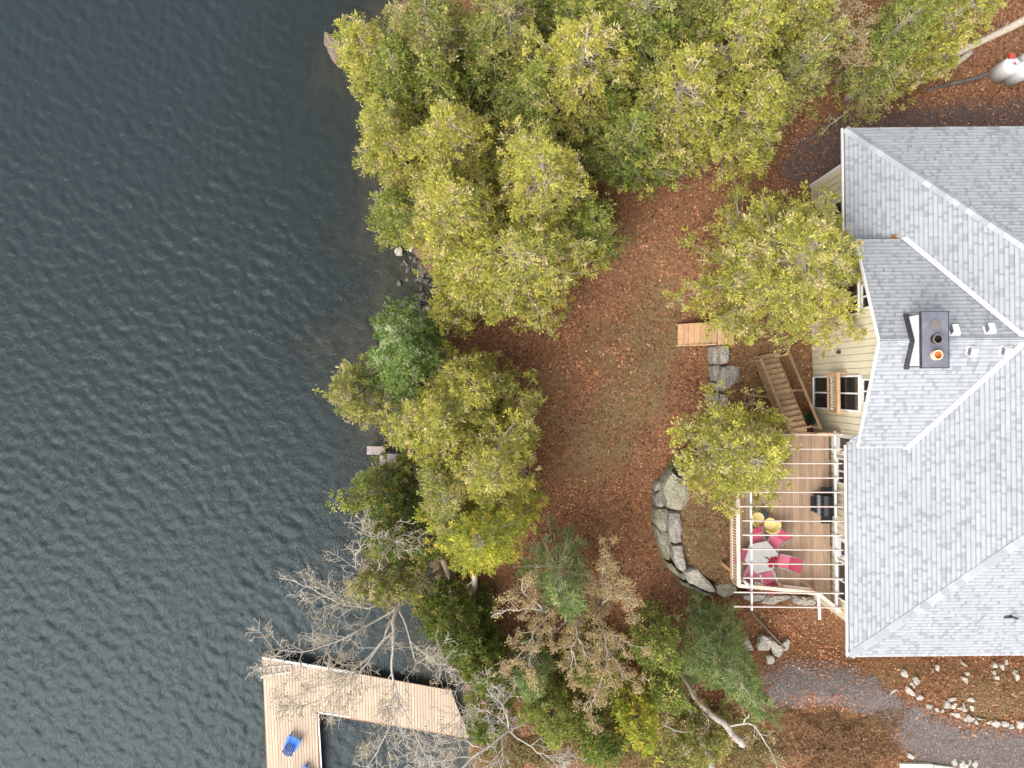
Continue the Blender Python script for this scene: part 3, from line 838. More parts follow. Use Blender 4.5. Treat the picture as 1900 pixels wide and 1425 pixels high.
fr_.build('frame', M['stair'], deck)
for (xx, yy) in ((9.3, -2.3), (9.3, -5.2), (9.3, -7.9), (12.2, -8.2), (12.2, -2.3)):
    z0 = tz(xx, yy) - 0.3
    MB().box((xx, yy, (z0 + DZ - .05) / 2), (0.14, 0.14, DZ - .05 - z0)).build('post', M['stair'], deck)
balm = MB().box((0, 0, 0.5), (0.04, 0.04, 0.86)).mesh('baluster')
def railing(pts, h=0.95, mat_=None, parent=deck, step=0.115, name='railing', wide=0.14):
    mat_ = mat_ or M['rail']
    rl = MB()
    for a, b_ in zip(pts[:-1], pts[1:]):
        a = Vector(a); b_ = Vector(b_)
        rl.bar(a + Vector((0, 0, h)), b_ + Vector((0, 0, h)), wide, 0.04)
        rl.bar(a + Vector((0, 0, h - .07)), b_ + Vector((0, 0, h - .07)), 0.04, 0.08)
        rl.bar(a + Vector((0, 0, .08)), b_ + Vector((0, 0, .08)), 0.05, 0.08)
    for p in pts: rl.box(Vector(p) + Vector((0, 0, h / 2 - .0)), (0.09, 0.09, h - 0.03))
    ro = rl.build(name, mat_, parent)
    off = world_loc(parent)
    for a, b_ in zip(pts[:-1], pts[1:]):
        a = Vector(a); b_ = Vector(b_); n_ = int((b_ - a).length / step)
        bmx = balm if mat_ is M['rail'] else MB().box((0, 0, 0.5), (0.04, 0.04, 0.86)).mesh('baluster')
        for i in range(1, n_):
            link('baluster', bmx, mat_, ro, a.lerp(b_, i / n_) - off)
    return ro
railing([(9.1, -2.1, DZ), (9.1, -5.1, DZ), (9.1, -8.1, DZ)])
railing([(9.1, -8.1, DZ + .005), (10.7, -8.26, DZ + .005), (12.3, -8.45, DZ + .005), (13.2, -9.2, DZ + .005)])
railing([(12.35, -2.05, DZ), (13.2, -2.05, DZ)], mat_=M['stair'])
MB().bar((12.3, -8.45, DZ + .93), (12.36, -9.5, DZ + .93), 0.09, 0.06).build('white_beam', M['white'], deck)
MB().bar((11.95, -8.1, DZ + .05), (12.25, -8.4, DZ + .9), 0.07, 0.12).build('rail_brace', M['stair'], deck)
MB().bar((10.75, -7.95, DZ + .05), (10.95, -8.22, DZ + .9), 0.07, 0.12).build('rail_brace', M['stair'], deck)

# pergola
pg = empty('pergola', (11.0, -5.2, DZ), 'slender pinkish white pergola frame of thin rafters over the deck', 'pergola', rz=HROT)
for i in range(13):
    yy = -1.97 - i * 0.558
    xl = 8.64 if i >= 11 else (9.0 if i >= 6 else 8.9)
    MB().bar((xl, yy, 8.42), (12.80, yy - 0.01, 8.70), 0.036, 0.12).build('rafter', M['pergola'], pg)
MB().bar((12.58, -1.85, 8.56), (12.58, -8.85, 8.56), 0.065, 0.1).build('purlin', M['offwhite'], pg)
MB().bar((9.36, -1.85, 8.33), (9.36, -8.85, 8.33), 0.065, 0.1).build('purlin', M['offwhite'], pg)
for yy in (-2.3, -7.95):
    MB().box((9.36, yy, (DZ + 8.28) / 2), (0.09, 0.09, 8.28 - DZ)).build('post', M['white'], pg)
# deck stairs
balm2 = MB().box((0, 0, 0.5), (0.04, 0.04, 0.86)).mesh('baluster')
st0 = Vector((11.17, 1.18, 4.45)); st1 = Vector((11.78, -1.95, 6.42))
stair = empty('deck_stairs', (st0.x, st0.y, 4.3), 'long weathered brown wooden staircase climbing from the terrace to the deck', 'stairs')
dirh = Vector((st1.x - st0.x, st1.y - st0.y, 0)).normalized(); sid = Vector((-dirh.y, dirh.x, 0)); ang = math.atan2(dirh.y, dirh.x)
for i in range(15):
    c = st0.lerp(st1, i / 14)
    MB().box(c, (0.24, 0.92, 0.045), rz=ang).build('tread', M['stair_dark'], stair)
for s in (-1, 1):
    o_ = sid * (s * 0.48)
    MB().bar(st0 + o_ - Vector((0, 0, .08)) - dirh * .1, st1 + o_ - Vector((0, 0, .08)), 0.045, 0.22).build('stringer', M['stair_dark'], stair)
    ext = 0.05 if s < 0 else 0.22
    o2 = sid * (s * (0.48 + ext))
    hr = MB()
    hr.bar(st0 + o2 + Vector((0, 0, .95)), st1 + o2 + Vector((0, 0, .95)), 0.10, 0.045)
    if s < 0: hr.bar(st0 + o2 + Vector((0, 0, .12)), st1 + o2 + Vector((0, 0, .12)), 0.04, 0.08)
    for t in (0.02, 0.5, 0.98):
        p = st0.lerp(st1, t) + o2; hr.box(p + Vector((0, 0, .4)), (0.09, 0.09, 1.15), rz=ang)
        if s > 0: hr.bar(p + Vector((0, 0, .1)), p - sid * 0.24 + Vector((0, 0, .02)), 0.08, 0.06)
    hro = hr.build('handrail', M['stair_dark'], stair)
    if s < 0:
        off = world_loc(stair)
        for i in range(1, 26):
            link('baluster', balm2, M['stair_dark'], hro, st0.lerp(st1, i / 26) + o2 + Vector((0, 0, .04)) - off, scale=(0.9, 0.9, 0.98))
pz = tz(10.45, -0.6)
MB().bar((10.3, -0.45, pz + .1), (11.1, -0.58, 5.35), 0.09, 0.06).build('brace', M['stair_dark'], stair)

# front steps up the boulder wall
fs0 = 7.62
steps = empty('garden_steps', (fs0, 2.25, 2.9), 'short flight of orange brown wooden garden steps set through the boulder wall', 'stairs')
zb = tz(fs0 + .1, 2.25)
for i in range(7):
    zc = zb + 0.15 + i * (4.28 - zb - 0.15) / 7
    MB().box((fs0 + 0.11 + i * 0.212, 2.24, zc), (0.235, 0.93, 0.05)).build('tread', M['stair'], steps)
    MB().box((fs0 + 0.015 + i * 0.212, 2.24, zc - 0.09), (0.02, 0.9, 0.13)).build('riser', M['stair'], steps)
for i in range(5):
    MB().box((fs0 + 7 * 0.212 + 0.06 + i * 0.142, 2.24, 4.28), (0.136, 0.98, 0.045)).build('landing_board', M['stair'], steps)
for s in (-1, 1):
    MB().bar((fs0, 2.24 + s * .485, zb - .02), (fs0 + 1.5, 2.24 + s * .485, 4.2), 0.045, 0.24).build('stringer', M['stair'], steps)
    MB().box((fs0 + 1.86, 2.24 + s * .47, 4.0), (0.75, 0.05, 0.46)).build('side_board', M['stair'], steps)

# green hose coil
hp = Vector((13.12, -1.45, tz(13.1, -1.35)))
hose = MB()
for k in range(5):
    rr = 0.26 + 0.025 * (k % 3); z = 0.75 + 0.0 * k
    hose.tube([hp + Vector((-.05 - 0.035 * k, math.cos(t) * rr, z + math.sin(t) * rr)) for t in np.linspace(0, 2 * math.pi, 19)], 0.02, 5, cap=False)
hz = hose.build('garden_hose', M['hose']); tag(hz, 'dark green coiled garden hose on a stand by the lower window', 'hose')
MB().box(hp + Vector((-.13, 0, .38)), (0.05, 0.05, 0.78)).box(hp + Vector((-.13, 0, .75)), (0.2, 0.08, 0.05)).box(hp + Vector((-.13, 0, .02)), (0.22, 0.06, 0.04)).build('hose_stand', M['hose'], hz)

# ------------------------------------------------------------------ deck furniture
tp = P(1413, 1034, 7.22); tp.z = DZ
tb = empty('patio_table', tp, 'pale hexagonal patio table ringed by red sling chairs on the deck', 'table')
poly = [(0.70 * math.cos(math.radians(a + 12)), 0.70 * math.sin(math.radians(a + 12))) for a in range(0, 360, 60)]
MB().prism(poly, 0.69, 0.72).build('table_top', M['table'], tb, local=True, bevel=0.006)
for a in range(4):
    t = math.radians(45 + 90 * a); MB().bar((0.2 * math.cos(t), 0.2 * math.sin(t), 0.68), (0.45 * math.cos(t), 0.45 * math.sin(t), 0.0), 0.04, 0.04).build('leg', M['white'], tb, local=True)
MB().lathe([(0.03, 0), (0.03, 0.69), (0.035, 0.69)], (0, 0, 0.0), 10).build('centre_post', M['white'], tb, local=True)

def sling_chair(px, face_px, label, fold=False):
    p = P(px[0], px[1], DZ + .42); p.z = DZ
    q = P(face_px[0], face_px[1], DZ + .42)
    a = math.atan2(q.y - p.y, q.x - p.x)
    c = empty('patio_chair', p, label, 'chair', 'red sling chairs around the patio table', rz=a)
    w = 0.26; d = 0.24
    MB().add([(d, -w, .42), (d, w, .42), (-d, w, .38), (-d, -w, .38), (0, -w, .385), (0, w, .385)], [(0, 1, 5, 4), (4, 5, 2, 3)]).add(
        [(d, -w, .41), (d, w, .41), (-d, w, .37), (-d, -w, .37), (0, -w, .375), (0, w, .375)], [(0, 4, 5, 1), (4, 3, 2, 5)]).build('seat', M['red'], c, local=True)
    MB().add([(-d, -w, .40), (-d, w, .40), (-d - .30, w * 1.08, .92), (-d - .30, -w * 1.08, .92), (-d - .02, -w, .39), (-d - .02, w, .39), (-d - .32, w * 1.08, .915), (-d - .32, -w * 1.08, .915)],
             [(0, 1, 2, 3), (7, 6, 5, 4), (0, 3, 7, 4), (1, 5, 6, 2), (3, 2, 6, 7)]).build('backrest', M['redback'], c, local=True)
    for s in (-1, 1):
        fr = MB(); y = s * (w + .02)
        fr.tube([(-d - .32, y * 1.06, .93), (-d, y, .40), (d, y, .41), (d + .06, y, 0)], 0.013, 6).tube([(-d + .02, y, .40), (-d - .18, y, 0)], 0.013, 6).tube([(-d - .14, y * 1.04, .62), (d + .02, y, .62), (d + .02, y, .41)], 0.013, 6)
        fr.build('frame', M['steel'], c, local=True)
    return c
T = (1413, 1034)
sling_chair((1404, 1000), T, 'red sling chair at the patio table opposite the railing brace')
sling_chair((1437, 1005), T, 'red sling chair between the yellow chair and the patio table')
sling_chair((1455, 1042), T, 'red sling chair beside the crimson leaf ornament')
sling_chair((1424, 1072), T, 'red sling chair backed against the deck end railing')
sling_chair((1394, 1066), T, 'red sling chair tucked in the deck railing corner')
sling_chair((1384, 1031), T, 'red sling chair pressed close to the long side railing')

lp = P(1433, 1042, 7.26)
leaf = [(0, -.30), (.03, -.30), (.02, -.12), (.16, -.15), (.13, -.09), (.30, .02), (.25, .05), (.27, .14), (.18, .12), (.15, .16), (.08, .08), (.11, .25), (.06, .22), (0, .34),
        (-.06, .22), (-.11, .25), (-.08, .08), (-.15, .16), (-.18, .12), (-.27, .14), (-.25, .05), (-.30, .02), (-.13, -.09), (-.16, -.15), (-.02, -.12), (-.03, -.30)]
ra = math.radians(235)
lf = empty('leaf_ornament', (lp.x, lp.y, DZ + .72), 'crimson maple leaf ornament lying over the patio table edge', 'ornament')
MB().prism([((x * math.cos(ra) - y * math.sin(ra)) * 0.95, (x * math.sin(ra) + y * math.cos(ra)) * 0.95) for x, y in leaf], lambda x, y: 0.004 + 0.10 * (x * x + y * y), lambda x, y: 0.02 + 0.10 * (x * x + y * y)).build('leaf', M['redleaf'], lf, local=True)
MB().tube([(-.02, .02, .02), (-.22, .14, .03), (-.32, .18, .012)], 0.01, 6).build('stem', M['flash'], lf, local=True)

def plastic_chair(px, rz, label):
    p = P(px[0], px[1], DZ + .45); p.z = DZ
    c = empty('garden_chair', p, label, 'chair', 'yellow plastic chairs on the deck', rz=rz)
    s = MB(); n = 10
    pr = [(0.25 * math.cos(t) * 1.0, 0.25 * math.sin(t)) for t in np.linspace(0, 2 * math.pi, 12, endpoint=False)]
    s.prism(pr, 0.41, 0.445); s.build('seat', M['yellow'], c, local=True)
    bk = MB(); V = []; Fc = []
    for i in range(n + 1):
        t = math.pi * (0.5 + 0.06 + 0.88 * i / n)
        for rr, z in ((0.25, .44), (0.30, .64), (0.34, .86), (0.36, .855), (0.28, .44)):
            V.append((rr * math.cos(t), rr * math.sin(t), z * (1.0 if z < .5 else 1 - 0.12 * abs(i - n / 2) / (n / 2))))
    for i in range(n):
        for k in range(4): Fc.append((i * 5 + k, (i + 1) * 5 + k, (i + 1) * 5 + k + 1, i * 5 + k + 1))
    bk.add(V, Fc).build('backrest', M['yellow'], c, local=True, smooth=True)
    for a in (45, 135, 225, 315):
        t = math.radians(a); MB().bar((0.18 * math.cos(t), 0.18 * math.sin(t), .42), (0.26 * math.cos(t), 0.26 * math.sin(t), 0), 0.04, 0.035).build('leg', M['yellow'], c, local=True)
    return c
plastic_chair((1429, 972), math.radians(120), 'yellow plastic chair out in the open next to a red sling chair')
plastic_chair((1407, 962), math.radians(20), 'yellow plastic chair half hidden under the cedar branches')
sp = P(1418, 956, DZ + .4); sp.z = DZ
sdt = empty('side_table', sp, 'small glass topped side table between the yellow chairs', 'table')
MB().lathe([(0, .40), (.2, .40), (.2, .385), (0, .385)], (0, 0, 0), 16).build('table_top', M['glass'], sdt, local=True)
for a in (0, 120, 240):
    t = math.radians(a); MB().bar((0.16 * math.cos(t), 0.16 * math.sin(t), .39), (0.19 * math.cos(t), 0.19 * math.sin(t), 0), 0.025, 0.025).build('leg', M['white'], sdt, local=True)

gl_ = empty('gas_grill', (12.72, -4.9, DZ), 'black gas grill standing against the house wall under the eave', 'grill')
MB().box((0, 0, .45), (.5, .8, .7)).build('cabinet', M['black'], gl_, local=True, bevel=.01)
lid = MB(); prf = [(-.27, .82), (-.27, .95), (-.2, 1.08), (-.05, 1.14), (.12, 1.12), (.25, 1.0), (.27, .82)]; nn = len(prf)
lid.add([(x, -.4, z) for x, z in prf] + [(x, .4, z) for x, z in prf], [tuple(range(nn)), tuple(range(2 * nn - 1, nn - 1, -1))] + [(i, i + nn, (i + 1) % nn + nn, (i + 1) % nn) for i in range(nn)])
ld = lid.build('lid', M['black'], gl_, local=True)
MB().tube([(-.31, -.3, .98), (-.33, -.28, .98), (-.33, .28, .98), (-.31, .3, .98)], .015, 6).build('handle', M['steel'], ld, local=True)
for s in (-1, 1):
    MB().box((0, s * .58, .82), (.46, .32, .04)).build('side_shelf', M['black'], gl_, local=True, bevel=.005)
MB().box((-.3, 0, .74), (.1, .78, .12)).build('control_panel', M['steel'], gl_, local=True)
for i in range(4): MB().lathe([(0, .03), (.025, .03), (.025, 0)], (-.36, -.27 + .18 * i, .76), 8).build('knob', M['black'], gl_, local=True)
MB().box((-.42, 0, .42), (.16, .62, .03)).build('front_shelf', M['black'], gl_, local=True)
for sx_ in (-1, 1):
    for s in (-1, 1): MB().lathe([(0, .1), (.05, .1), (.05, 0), (0, 0)], (sx_ * .2, s * .34, 0), 10).build('caster', M['black'], gl_, local=True)

# ------------------------------------------------------------------ dock
KZ = 0.55
dock = empty('dock', P(540, 1300, 0), 'L shaped dock of fresh pale cedar boards reaching into the lake', 'dock')
dock.location.z = -0.5
def dpt(u, v, z=KZ): 
    p = P(u, v, z); return (p.x, p.y)
u = 487.0; i = 0
def dtop(u): return 1221 + (u - 487) * 0.166 if u < 660 else 1249.7 + (u - 660) * 0.178
while u < 866:
    u1 = u + 5.25
    sh = lambda uu, v: uu + (v - 1221) * 0.049 * max(0, 1 - (uu - 487) / 420)
    t0, t1 = dtop(u), dtop(u1)
    if u < 584: b0 = b1 = 1520 + rng.uniform(-2, 2)
    else: b0 = 1323 + (u - 592) * 0.165; b1 = 1323 + (u1 - 592) * 0.165
    if u > 836: t0 += (u - 836) * 2.4; t1 += (u1 - 836) * 2.4
    if b0 - t0 > 4:
        q = [dpt(sh(u, t0), t0), dpt(sh(u1 - .5, t1), t1), dpt(sh(u1 - .5, b1), b1), dpt(sh(u, b0), b0)]
        MB().prism(q, KZ - .04, KZ + rng.uniform(-.003, .003)).build('plank', M['dock'], dock)
    u += 5.4
def dbar(a, b_, w, h, z, name, m_):
    A = P(*a, z); B = P(*b_, z); MB().bar(A, B, w, h).build(name, m_, dock)
dbar((488, 1223), (660, 1251), .05, .2, KZ - .15, 'rim_beam', M['dock_frame']); dbar((660, 1251), (836, 1282), .06, .2, KZ - .13, 'rim_beam', M['dock_frame'])
dbar((489, 1224), (501, 1520), .05, .2, KZ - .15, 'rim_beam', M['dock_frame']); dbar((592, 1322), (866, 1367), .05, .2, KZ - .15, 'rim_beam', M['dock_frame']); dbar((590, 1322), (598, 1520), .05, .2, KZ - .15, 'rim_beam', M['dock_frame'])
for (a, b_) in (((487, 1220), (527, 1226.5)), ((529, 1227), (570, 1233.5)), ((572, 1234), (616, 1241)), ((618, 1241.5), (660, 1248.5))):
    dbar(a, b_, .085, .10, KZ + .0, 'bumper', M['white'])
dbar((590.5, 1325), (596.5, 1425), .05, .06, KZ + .01, 'bumper', M['white']); dbar((596.5, 1426), (600, 1520), .05, .06, KZ + .01, 'bumper', M['white'])
dbar((592, 1322), (650, 1330), .05, .05, KZ + .01, 'bumper', M['white'])
for (uu, vv) in ((497, 1232), (584, 1244), (660, 1258), (740, 1272), (590, 1330), (500, 1400), (588, 1400), (700, 1335), (800, 1350), (505, 1500)):
    p = P(uu, vv, KZ - .3); zb = tz(p.x, p.y) - .3
    MB().tube([(p.x, p.y, zb), (p.x, p.y, KZ - .06)], .07, 8).build('pile', M['dock_frame'], dock)
# ladder lying on the dock corner
la = P(489, 1247, KZ + .05); lb = P(541, 1240, KZ + .05)
ldr = empty('swim_ladder', la, 'grey aluminium swim ladder folded flat on the dock corner', 'ladder')
dd = (lb - la).normalized(); ss = Vector((-dd.y, dd.x, 0)) * 0.20
for s in (-1, 1):
    MB().bar(la + ss * s - dd * .12, lb + ss * s * .8, 0.035, 0.05).build('side_rail', M['gutter'], ldr)
    MB().tube([la + ss * s - dd * .02 + Vector((0, 0, .02)), la + ss * s * 1.25 - dd * .10 + Vector((0, 0, .06)), la + ss * s * 1.25 - dd * .16 + Vector((0, 0, .02)), la + ss * s - dd * .16 - Vector((0, 0, .1))], .028, 8).build('handle', M['white_metal'], ldr)
for i in range(6):
    c = la.lerp(lb, 0.03 + i * .19); MB().bar(c + ss * .95, c - ss * .95, 0.09, 0.03).build('rung', M['shoreplank'], ldr)

def adirondack(p, rz, label):
    c = empty('deck_chair', p, label, 'chair', 'blue deck chairs on the dock', rz=rz)
    c.scale = (.84, .84, .84)
    # faces +X locally
    for i in range(6):
        x = 0.26 - i * 0.092; z = 0.36 - i * 0.022
        MB().box((x, 0, z), (0.082, 0.52, 0.02), ry=-math.atan(.24)).build('seat_slat', M['blue'], c, local=True)
    for i in range(5):
        y = (i - 2) * 0.108
        MB().bar((-.24, y, .24), (-.56, y * 1.18, .95 - 0.035 * (i - 2) ** 2), 0.098, 0.02, up=(1, 0, .4)).build('back_slat', M['blue'], c, local=True)
    for s in (-1, 1):
        MB().prism([(0.36, s * .26), (0.36, s * .42), (0.1, s * .41), (-.36, s * .36), (-.36, s * .28)] if s > 0 else [(-.36, s * .28), (-.36, s * .36), (0.1, s * .41), (0.36, s * .42), (0.36, s * .26)], .54, .562).build('armrest', M['blue'], c, local=True)
        MB().bar((.30, s * .30, 0), (.30, s * .30, .54), .09, .025, up=(1, 0, 0)).build('leg', M['blue'], c, local=True)
        MB().bar((.30, s * .275, .33), (-.62, s * .275, .06), .025, .11).build('side_rail', M['blue'], c, local=True)
    MB().bar((-.40, -.28, .56), (-.40, .28, .56), .03, .07).build('back_support', M['blue'], c, local=True)
    return c
p = P(543, 1378, KZ + .35); p.z = KZ
adirondack(p, math.radians(63), 'blue slatted chair in the middle of the dock facing the shore arm')
p = P(566, 1436, KZ + .35); p.z = KZ
adirondack(p, math.radians(40), 'blue slatted chair at the dock edge partly out of view')

# old plank landing and steps at the water's edge
sp_ = P(712, 850, 0.8)
ss_ = empty('shore_landing', (sp_.x, sp_.y, 0.0), 'weathered purplish plank landing with steps at the shore', 'landing')
a = P(681, 836, .75); b_ = P(713, 836, .75)
for i in range(3):
    yo = (i - 1) * .135
    MB().box(((a.x + b_.x) / 2, a.y + yo, .75), (b_.x - a.x, .13, .05)).build('plank', M['shoreplank'], ss_)
a = P(704, 860, .95); b_ = P(748, 860, .95); n = 9
for i in range(n):
    xx = a.x + (b_.x - a.x) * (i + .5) / n
    MB().box((xx, a.y, .95 + .03 * i), ((b_.x - a.x) / n - .012, .95, .04)).build('plank', M['shoreplank'], ss_)
for xx, yy, zt in ((a.x + .05, a.y - .4, .93), (b_.x - .05, a.y - .4, .96), (a.x + .05, a.y + .4, .93), (b_.x - .05, a.y + .4, .96), (P(690, 836, .7).x, P(690, 836, .7).y, .73)):
    zb = tz(xx, yy) - .3; MB().box((xx, yy, (zb + zt) / 2), (.1, .1, zt - zb)).build('post', M['shoreplank'], ss_)

# propane tanks
def tank(px, label):
    p = G(*px)
    t = empty('propane_tank', p, label, 'tank', 'white propane tanks')
    MB().lathe([(.30, 0), (.30, .06), (.38, .08), (.38, 1.08), (.34, 1.2), (.24, 1.28), (.1, 1.31), (0, 1.31)], (0, 0, 0), 28).build('body', M['tank'], t, local=True, smooth=True)
    MB().lathe([(.13, 1.28), (.13, 1.42), (.115, 1.42), (.115, 1.3)], (0, 0, 0), 16).build('collar', M['tank'], t, local=True)
    MB().lathe([(0, 1.36), (.05, 1.36), (.05, 1.3)], (0, 0, 0), 10).build('valve', M['redcap'], t, local=True)
    return t
tank((1848, 140), 'white upright propane tank nearest the leaning grey trunk')
tank((1872, 147), 'white upright propane tank closest to the house roof')
tank((1888, 125), 'white upright propane tank with the red regulator box')
p = P(1879, 103, 5.7)
rg = MB().box((p.x, p.y, 5.62), (.22, .2, .16)).box((p.x + .1, p.y - .12, 5.60), (.12, .3, .06)).build('regulator', M['redcap']); tag(rg, 'red regulator box resting on top of the propane tanks', 'regulator')

# ------------------------------------------------------------------ rocks
def rock_mesh(poly, z0, z1, seed, rough=0.03):
    r = np.random.default_rng(seed)
    pts = np.array(poly, float); n0 = len(pts)
    # resample the outline
    seg = np.linalg.norm(np.roll(pts, -1, 0) - pts, axis=1); cum = np.concatenate([[0], np.cumsum(seg)])
    n = 14; s = np.linspace(0, cum[-1], n, endpoint=False); cl = np.vstack([pts, pts[:1]])
    ring = np.stack([np.interp(s, cum, cl[:, 0]), np.interp(s, cum, cl[:, 1])], -1)
    c = ring.mean(0); size = np.abs(ring - c).max()
    V = []; h = z1 - z0
    tiltx, tilty = r.normal(0, .05, 2)
    for f, zz in ((1.0, 0.0), (1.03, .45), (1.0, .8), (.93, .95), (.62, 1.0)):
        q = c + (ring - c) * f + r.normal(0, rough * min(size, .5), (n, 2)) * (1 if zz else .3)
        z = z0 + h * zz + r.normal(0, .02, n) * (zz > .3) * min(1.0, size * 2) + ((q - c) @ [tiltx, tilty]) * (zz > .3)
        V.append(np.column_stack([q, z]))
    V = np.vstack(V + [np.array([[c[0], c[1], z1 + .01]])])
    Fq = []
    for k in range(4):
        for i in range(n):
            j = (i + 1) % n; Fq.append((k * n + i, k * n + j, (k + 1) * n + j, (k + 1) * n + i))
    Fq += [(4 * n + i, 4 * n + (i + 1) % n, 5 * n) for i in range(n)]
    m = MB(); m.add([Vector(v) for v in V], Fq)
    return m
wall_o = empty('boulder_wall', (7.3, -4.5, 2.9), 'curved dry stacked retaining wall of big grey limestone boulders', 'wall')
A8 = lambda l: [(1180 + x / 4.75, 840 + y / 4.75) for x, y in l]
A3 = lambda l: [(1200 + x / 4.75, 850 + y / 4.75) for x, y in l]
A4 = lambda l: [(1200 + x / 4.75, 550 + y / 4.75) for x, y in l]
BOULD = [
 (A8([(170,290),(205,245),(250,255),(245,300),(215,330),(175,345)]), 3.5, 'r'),
 (A8([(165,375),(240,320),(275,420),(240,490),(185,480)]), 3.6, 'r'),
 (A8([(250,250),(330,160),(370,215),(475,240),(475,430),(430,520),(285,515),(275,440),(245,350)]), 4.3, 'm'),
 (A8([(360,190),(420,150),(560,110),(570,205),(480,232),(375,212)]), 4.3, 'm'),
 (A8([(175,490),(240,495),(280,482),(300,640),(260,720),(200,690),(165,600)]), 3.75, 'm'),
 (A8([(290,520),(390,530),(410,640),(415,800),(325,815),(292,690)]), 4.3, 'r'),
 (A8([(170,635),(205,700),(290,695),(322,830),(312,960),(272,965),(215,830)]), 3.7, 'm'),
 (A8([(328,830),(415,815),(445,1000),(440,1045),(390,1058),(345,960)]), 4.32, 'p'),
 (A8([(275,975),(320,985),(390,1066),(438,1075),(438,1140),(380,1095),(305,1040)]), 3.6, 'm'),
 (A8([(435,1090),(455,1040),(540,1015),(590,1080),(650,1140),(710,1220),(700,1255),(560,1195),(470,1150)]), 4.3, 'p'),
 (A8([(395,1135),(460,1155),(530,1195),(490,1210),(410,1172)]), 3.6, 'm'),
 (A8([(545,1200),(640,1240),(700,1260),(650,1264),(550,1244)]), 3.7, 'r'),
 (A8([(705,1180),(750,1145),(840,1140),(900,1190),(900,1240),(800,1290),(720,1250)]), 4.25, 'm'),
 (A3([(850,1205),(1060,1195),(1060,1235),(1000,1270),(860,1250)]), 4.15, 'r'),
 (A3([(1070,1205),(1190,1200),(1290,1222),(1240,1262),(1190,1262),(1130,1310),(1005,1282)]), 4.15, 'r'),
 (A3([(1310,1222),(1490,1230),(1500,1300),(1400,1310),(1300,1290)]), 4.2, 'p'),
 (A4([(590,430),(640,430),(642,590),(610,600),(585,560)]), 3.9, 'r'),
 (A4([(650,430),(740,440),(735,590),(652,600)]), 4.3, 'p'),
 (A4([(585,612),(645,605),(640,750),(600,742)]), 3.8, 'r'),
 (A4([(652,620),(740,602),(830,612),(835,720),(795,800),(700,850),(650,800)]), 4.35, 'p'),
 (A4([(585,760),(640,762),(655,830),(590,835)]), 3.8, 'r'),
 (A4([(630,170),(740,180),(720,225),(640,225)]), 4.3, 'p'),
 (A4([(560,850),(640,845),(660,960),(590,980)]), 4.0, 'r'),
 (A4([(665,860),(730,870),(720,1000),(660,1010)]), 4.3, 'p'),
 (A4([(590,1000),(690,1010),(720,1130),(600,1150)]), 4.25, 'r'),
 (A4([(590,1165),(680,1140),(720,1220),(640,1340),(570,1260)]), 4.3, 'p'),
 (A4([(450,1370),(560,1290),(620,1350),(540,1440),(440,1450)]), 4.25, 'm'),
]
for i, (px, zt, k) in enumerate(BOULD):
    poly = [(P(u, v, zt).x, P(u, v, zt).y) for u, v in px][::-1]
    cx = sum(p[0] for p in poly) / len(poly); cy = sum(p[1] for p in poly) / len(poly)
    zb = min(tz(cx, cy), 3.0) - .25
    mo = rock_mesh(poly, zb, zt, 100 + i).build('boulder', M['rock_moss'] if k == 'm' else (M['rock_pale'] if k == 'p' and i not in (7, 19, 17) else M['rock']), wall_o, smooth=False)

def rocks(lst, label, group, name='rock', m_='rock_pale', sink=.1, hf=.5, seed=300, sharp=0):
    for i, (u, v, w, h, rot) in enumerate(lst):
        p = G(u, v); k = (H - p.z) / F
        r = np.random.default_rng(seed + i); n = int(r.integers(5, 8))
        an = np.sort(r.uniform(0, 6.28, n) * .35 + np.linspace(0, 6.28, n, endpoint=False) * 1.0)
        poly = []
        for a in an:
            x, y = math.cos(a) * w / 2 * k * r.uniform(.85, 1.15), math.sin(a) * h / 2 * k * r.uniform(.85, 1.15)
            c_, s_ = math.cos(rot), math.sin(rot)
            poly.append((p.x + x * c_ - y * s_, p.y + x * s_ + y * c_))
        hh = min(w, h) * k * hf * r.uniform(.8, 1.2)
        ob = rock_mesh(poly, p.z - sink, p.z + hh, seed + 50 + i, .06).build(name, M[m_])
        tag(ob, label, 'rock', group)
Z4 = lambda x, y, w, h, r=0.0: (1640 + x / 6.333, 1200 + y / 6.333, w / 6.333, h / 6.333, r)
rocks([Z4(*a) for a in ((110,525,120,40,.6),(275,500,190,80,-.6),(415,595,95,65),(520,690,95,75,-.3),(620,730,80,60,-.3),(690,755,45,60),(720,675,95,95,.4),(790,615,125,60,.2),(815,690,85,85),(880,700,60,105),
  (938,705,62,130),(1010,622,95,80,-.1),(1020,715,70,85),(835,790,145,60,-.3),(985,830,130,90,.3),(1075,875,62,66),(1130,835,115,75,-.5),(1225,870,60,75),(1310,892,110,85),(1412,905,95,75,-.2),(1490,930,90,65),(1600,905,130,95))],
  'pale angular rock in the border edging the gravel path', 'pale rocks edging the path')
rocks([Z4(*a) for a in ((235,310,100,85,-.4),(362,388,90,105,.3),(622,248,60,85),(940,215,60,105,.3),(972,318,52,68),(960,395,140,70,-.5),(1275,215,80,80),(1382,238,62,85),(1432,190,45,95,-.2),(1322,360,85,50),(1528,290,75,60,.3),(1550,350,95,95),(330,460,60,80),(1285,300,50,60),(310,430,60,50))],
  'pale rock lying loose in the brown bed beside the house', 'loose pale rocks by the house', seed=360)
rocks([Z4(*a) for a in ((820,1355,70,110),(902,1350,75,70),(940,1400,150,70),(1002,1350,60,75),(1066,1372,70,105),(310,1275,100,70,-.5))], 'rock in the small pile on the gravel path beside the slabs', 'rocks piled on the path', seed=400)
rocks([(1385, 1192, 32, 22, -.5), (1413, 1190, 34, 30, 0), (1442, 1205, 20, 40, .5), (1456, 1195, 18, 24, 0), (1425, 1222, 22, 16, .2)], 'tan rock in the cluster beside the dark pine', 'tan rocks beside the pine', seed=420)
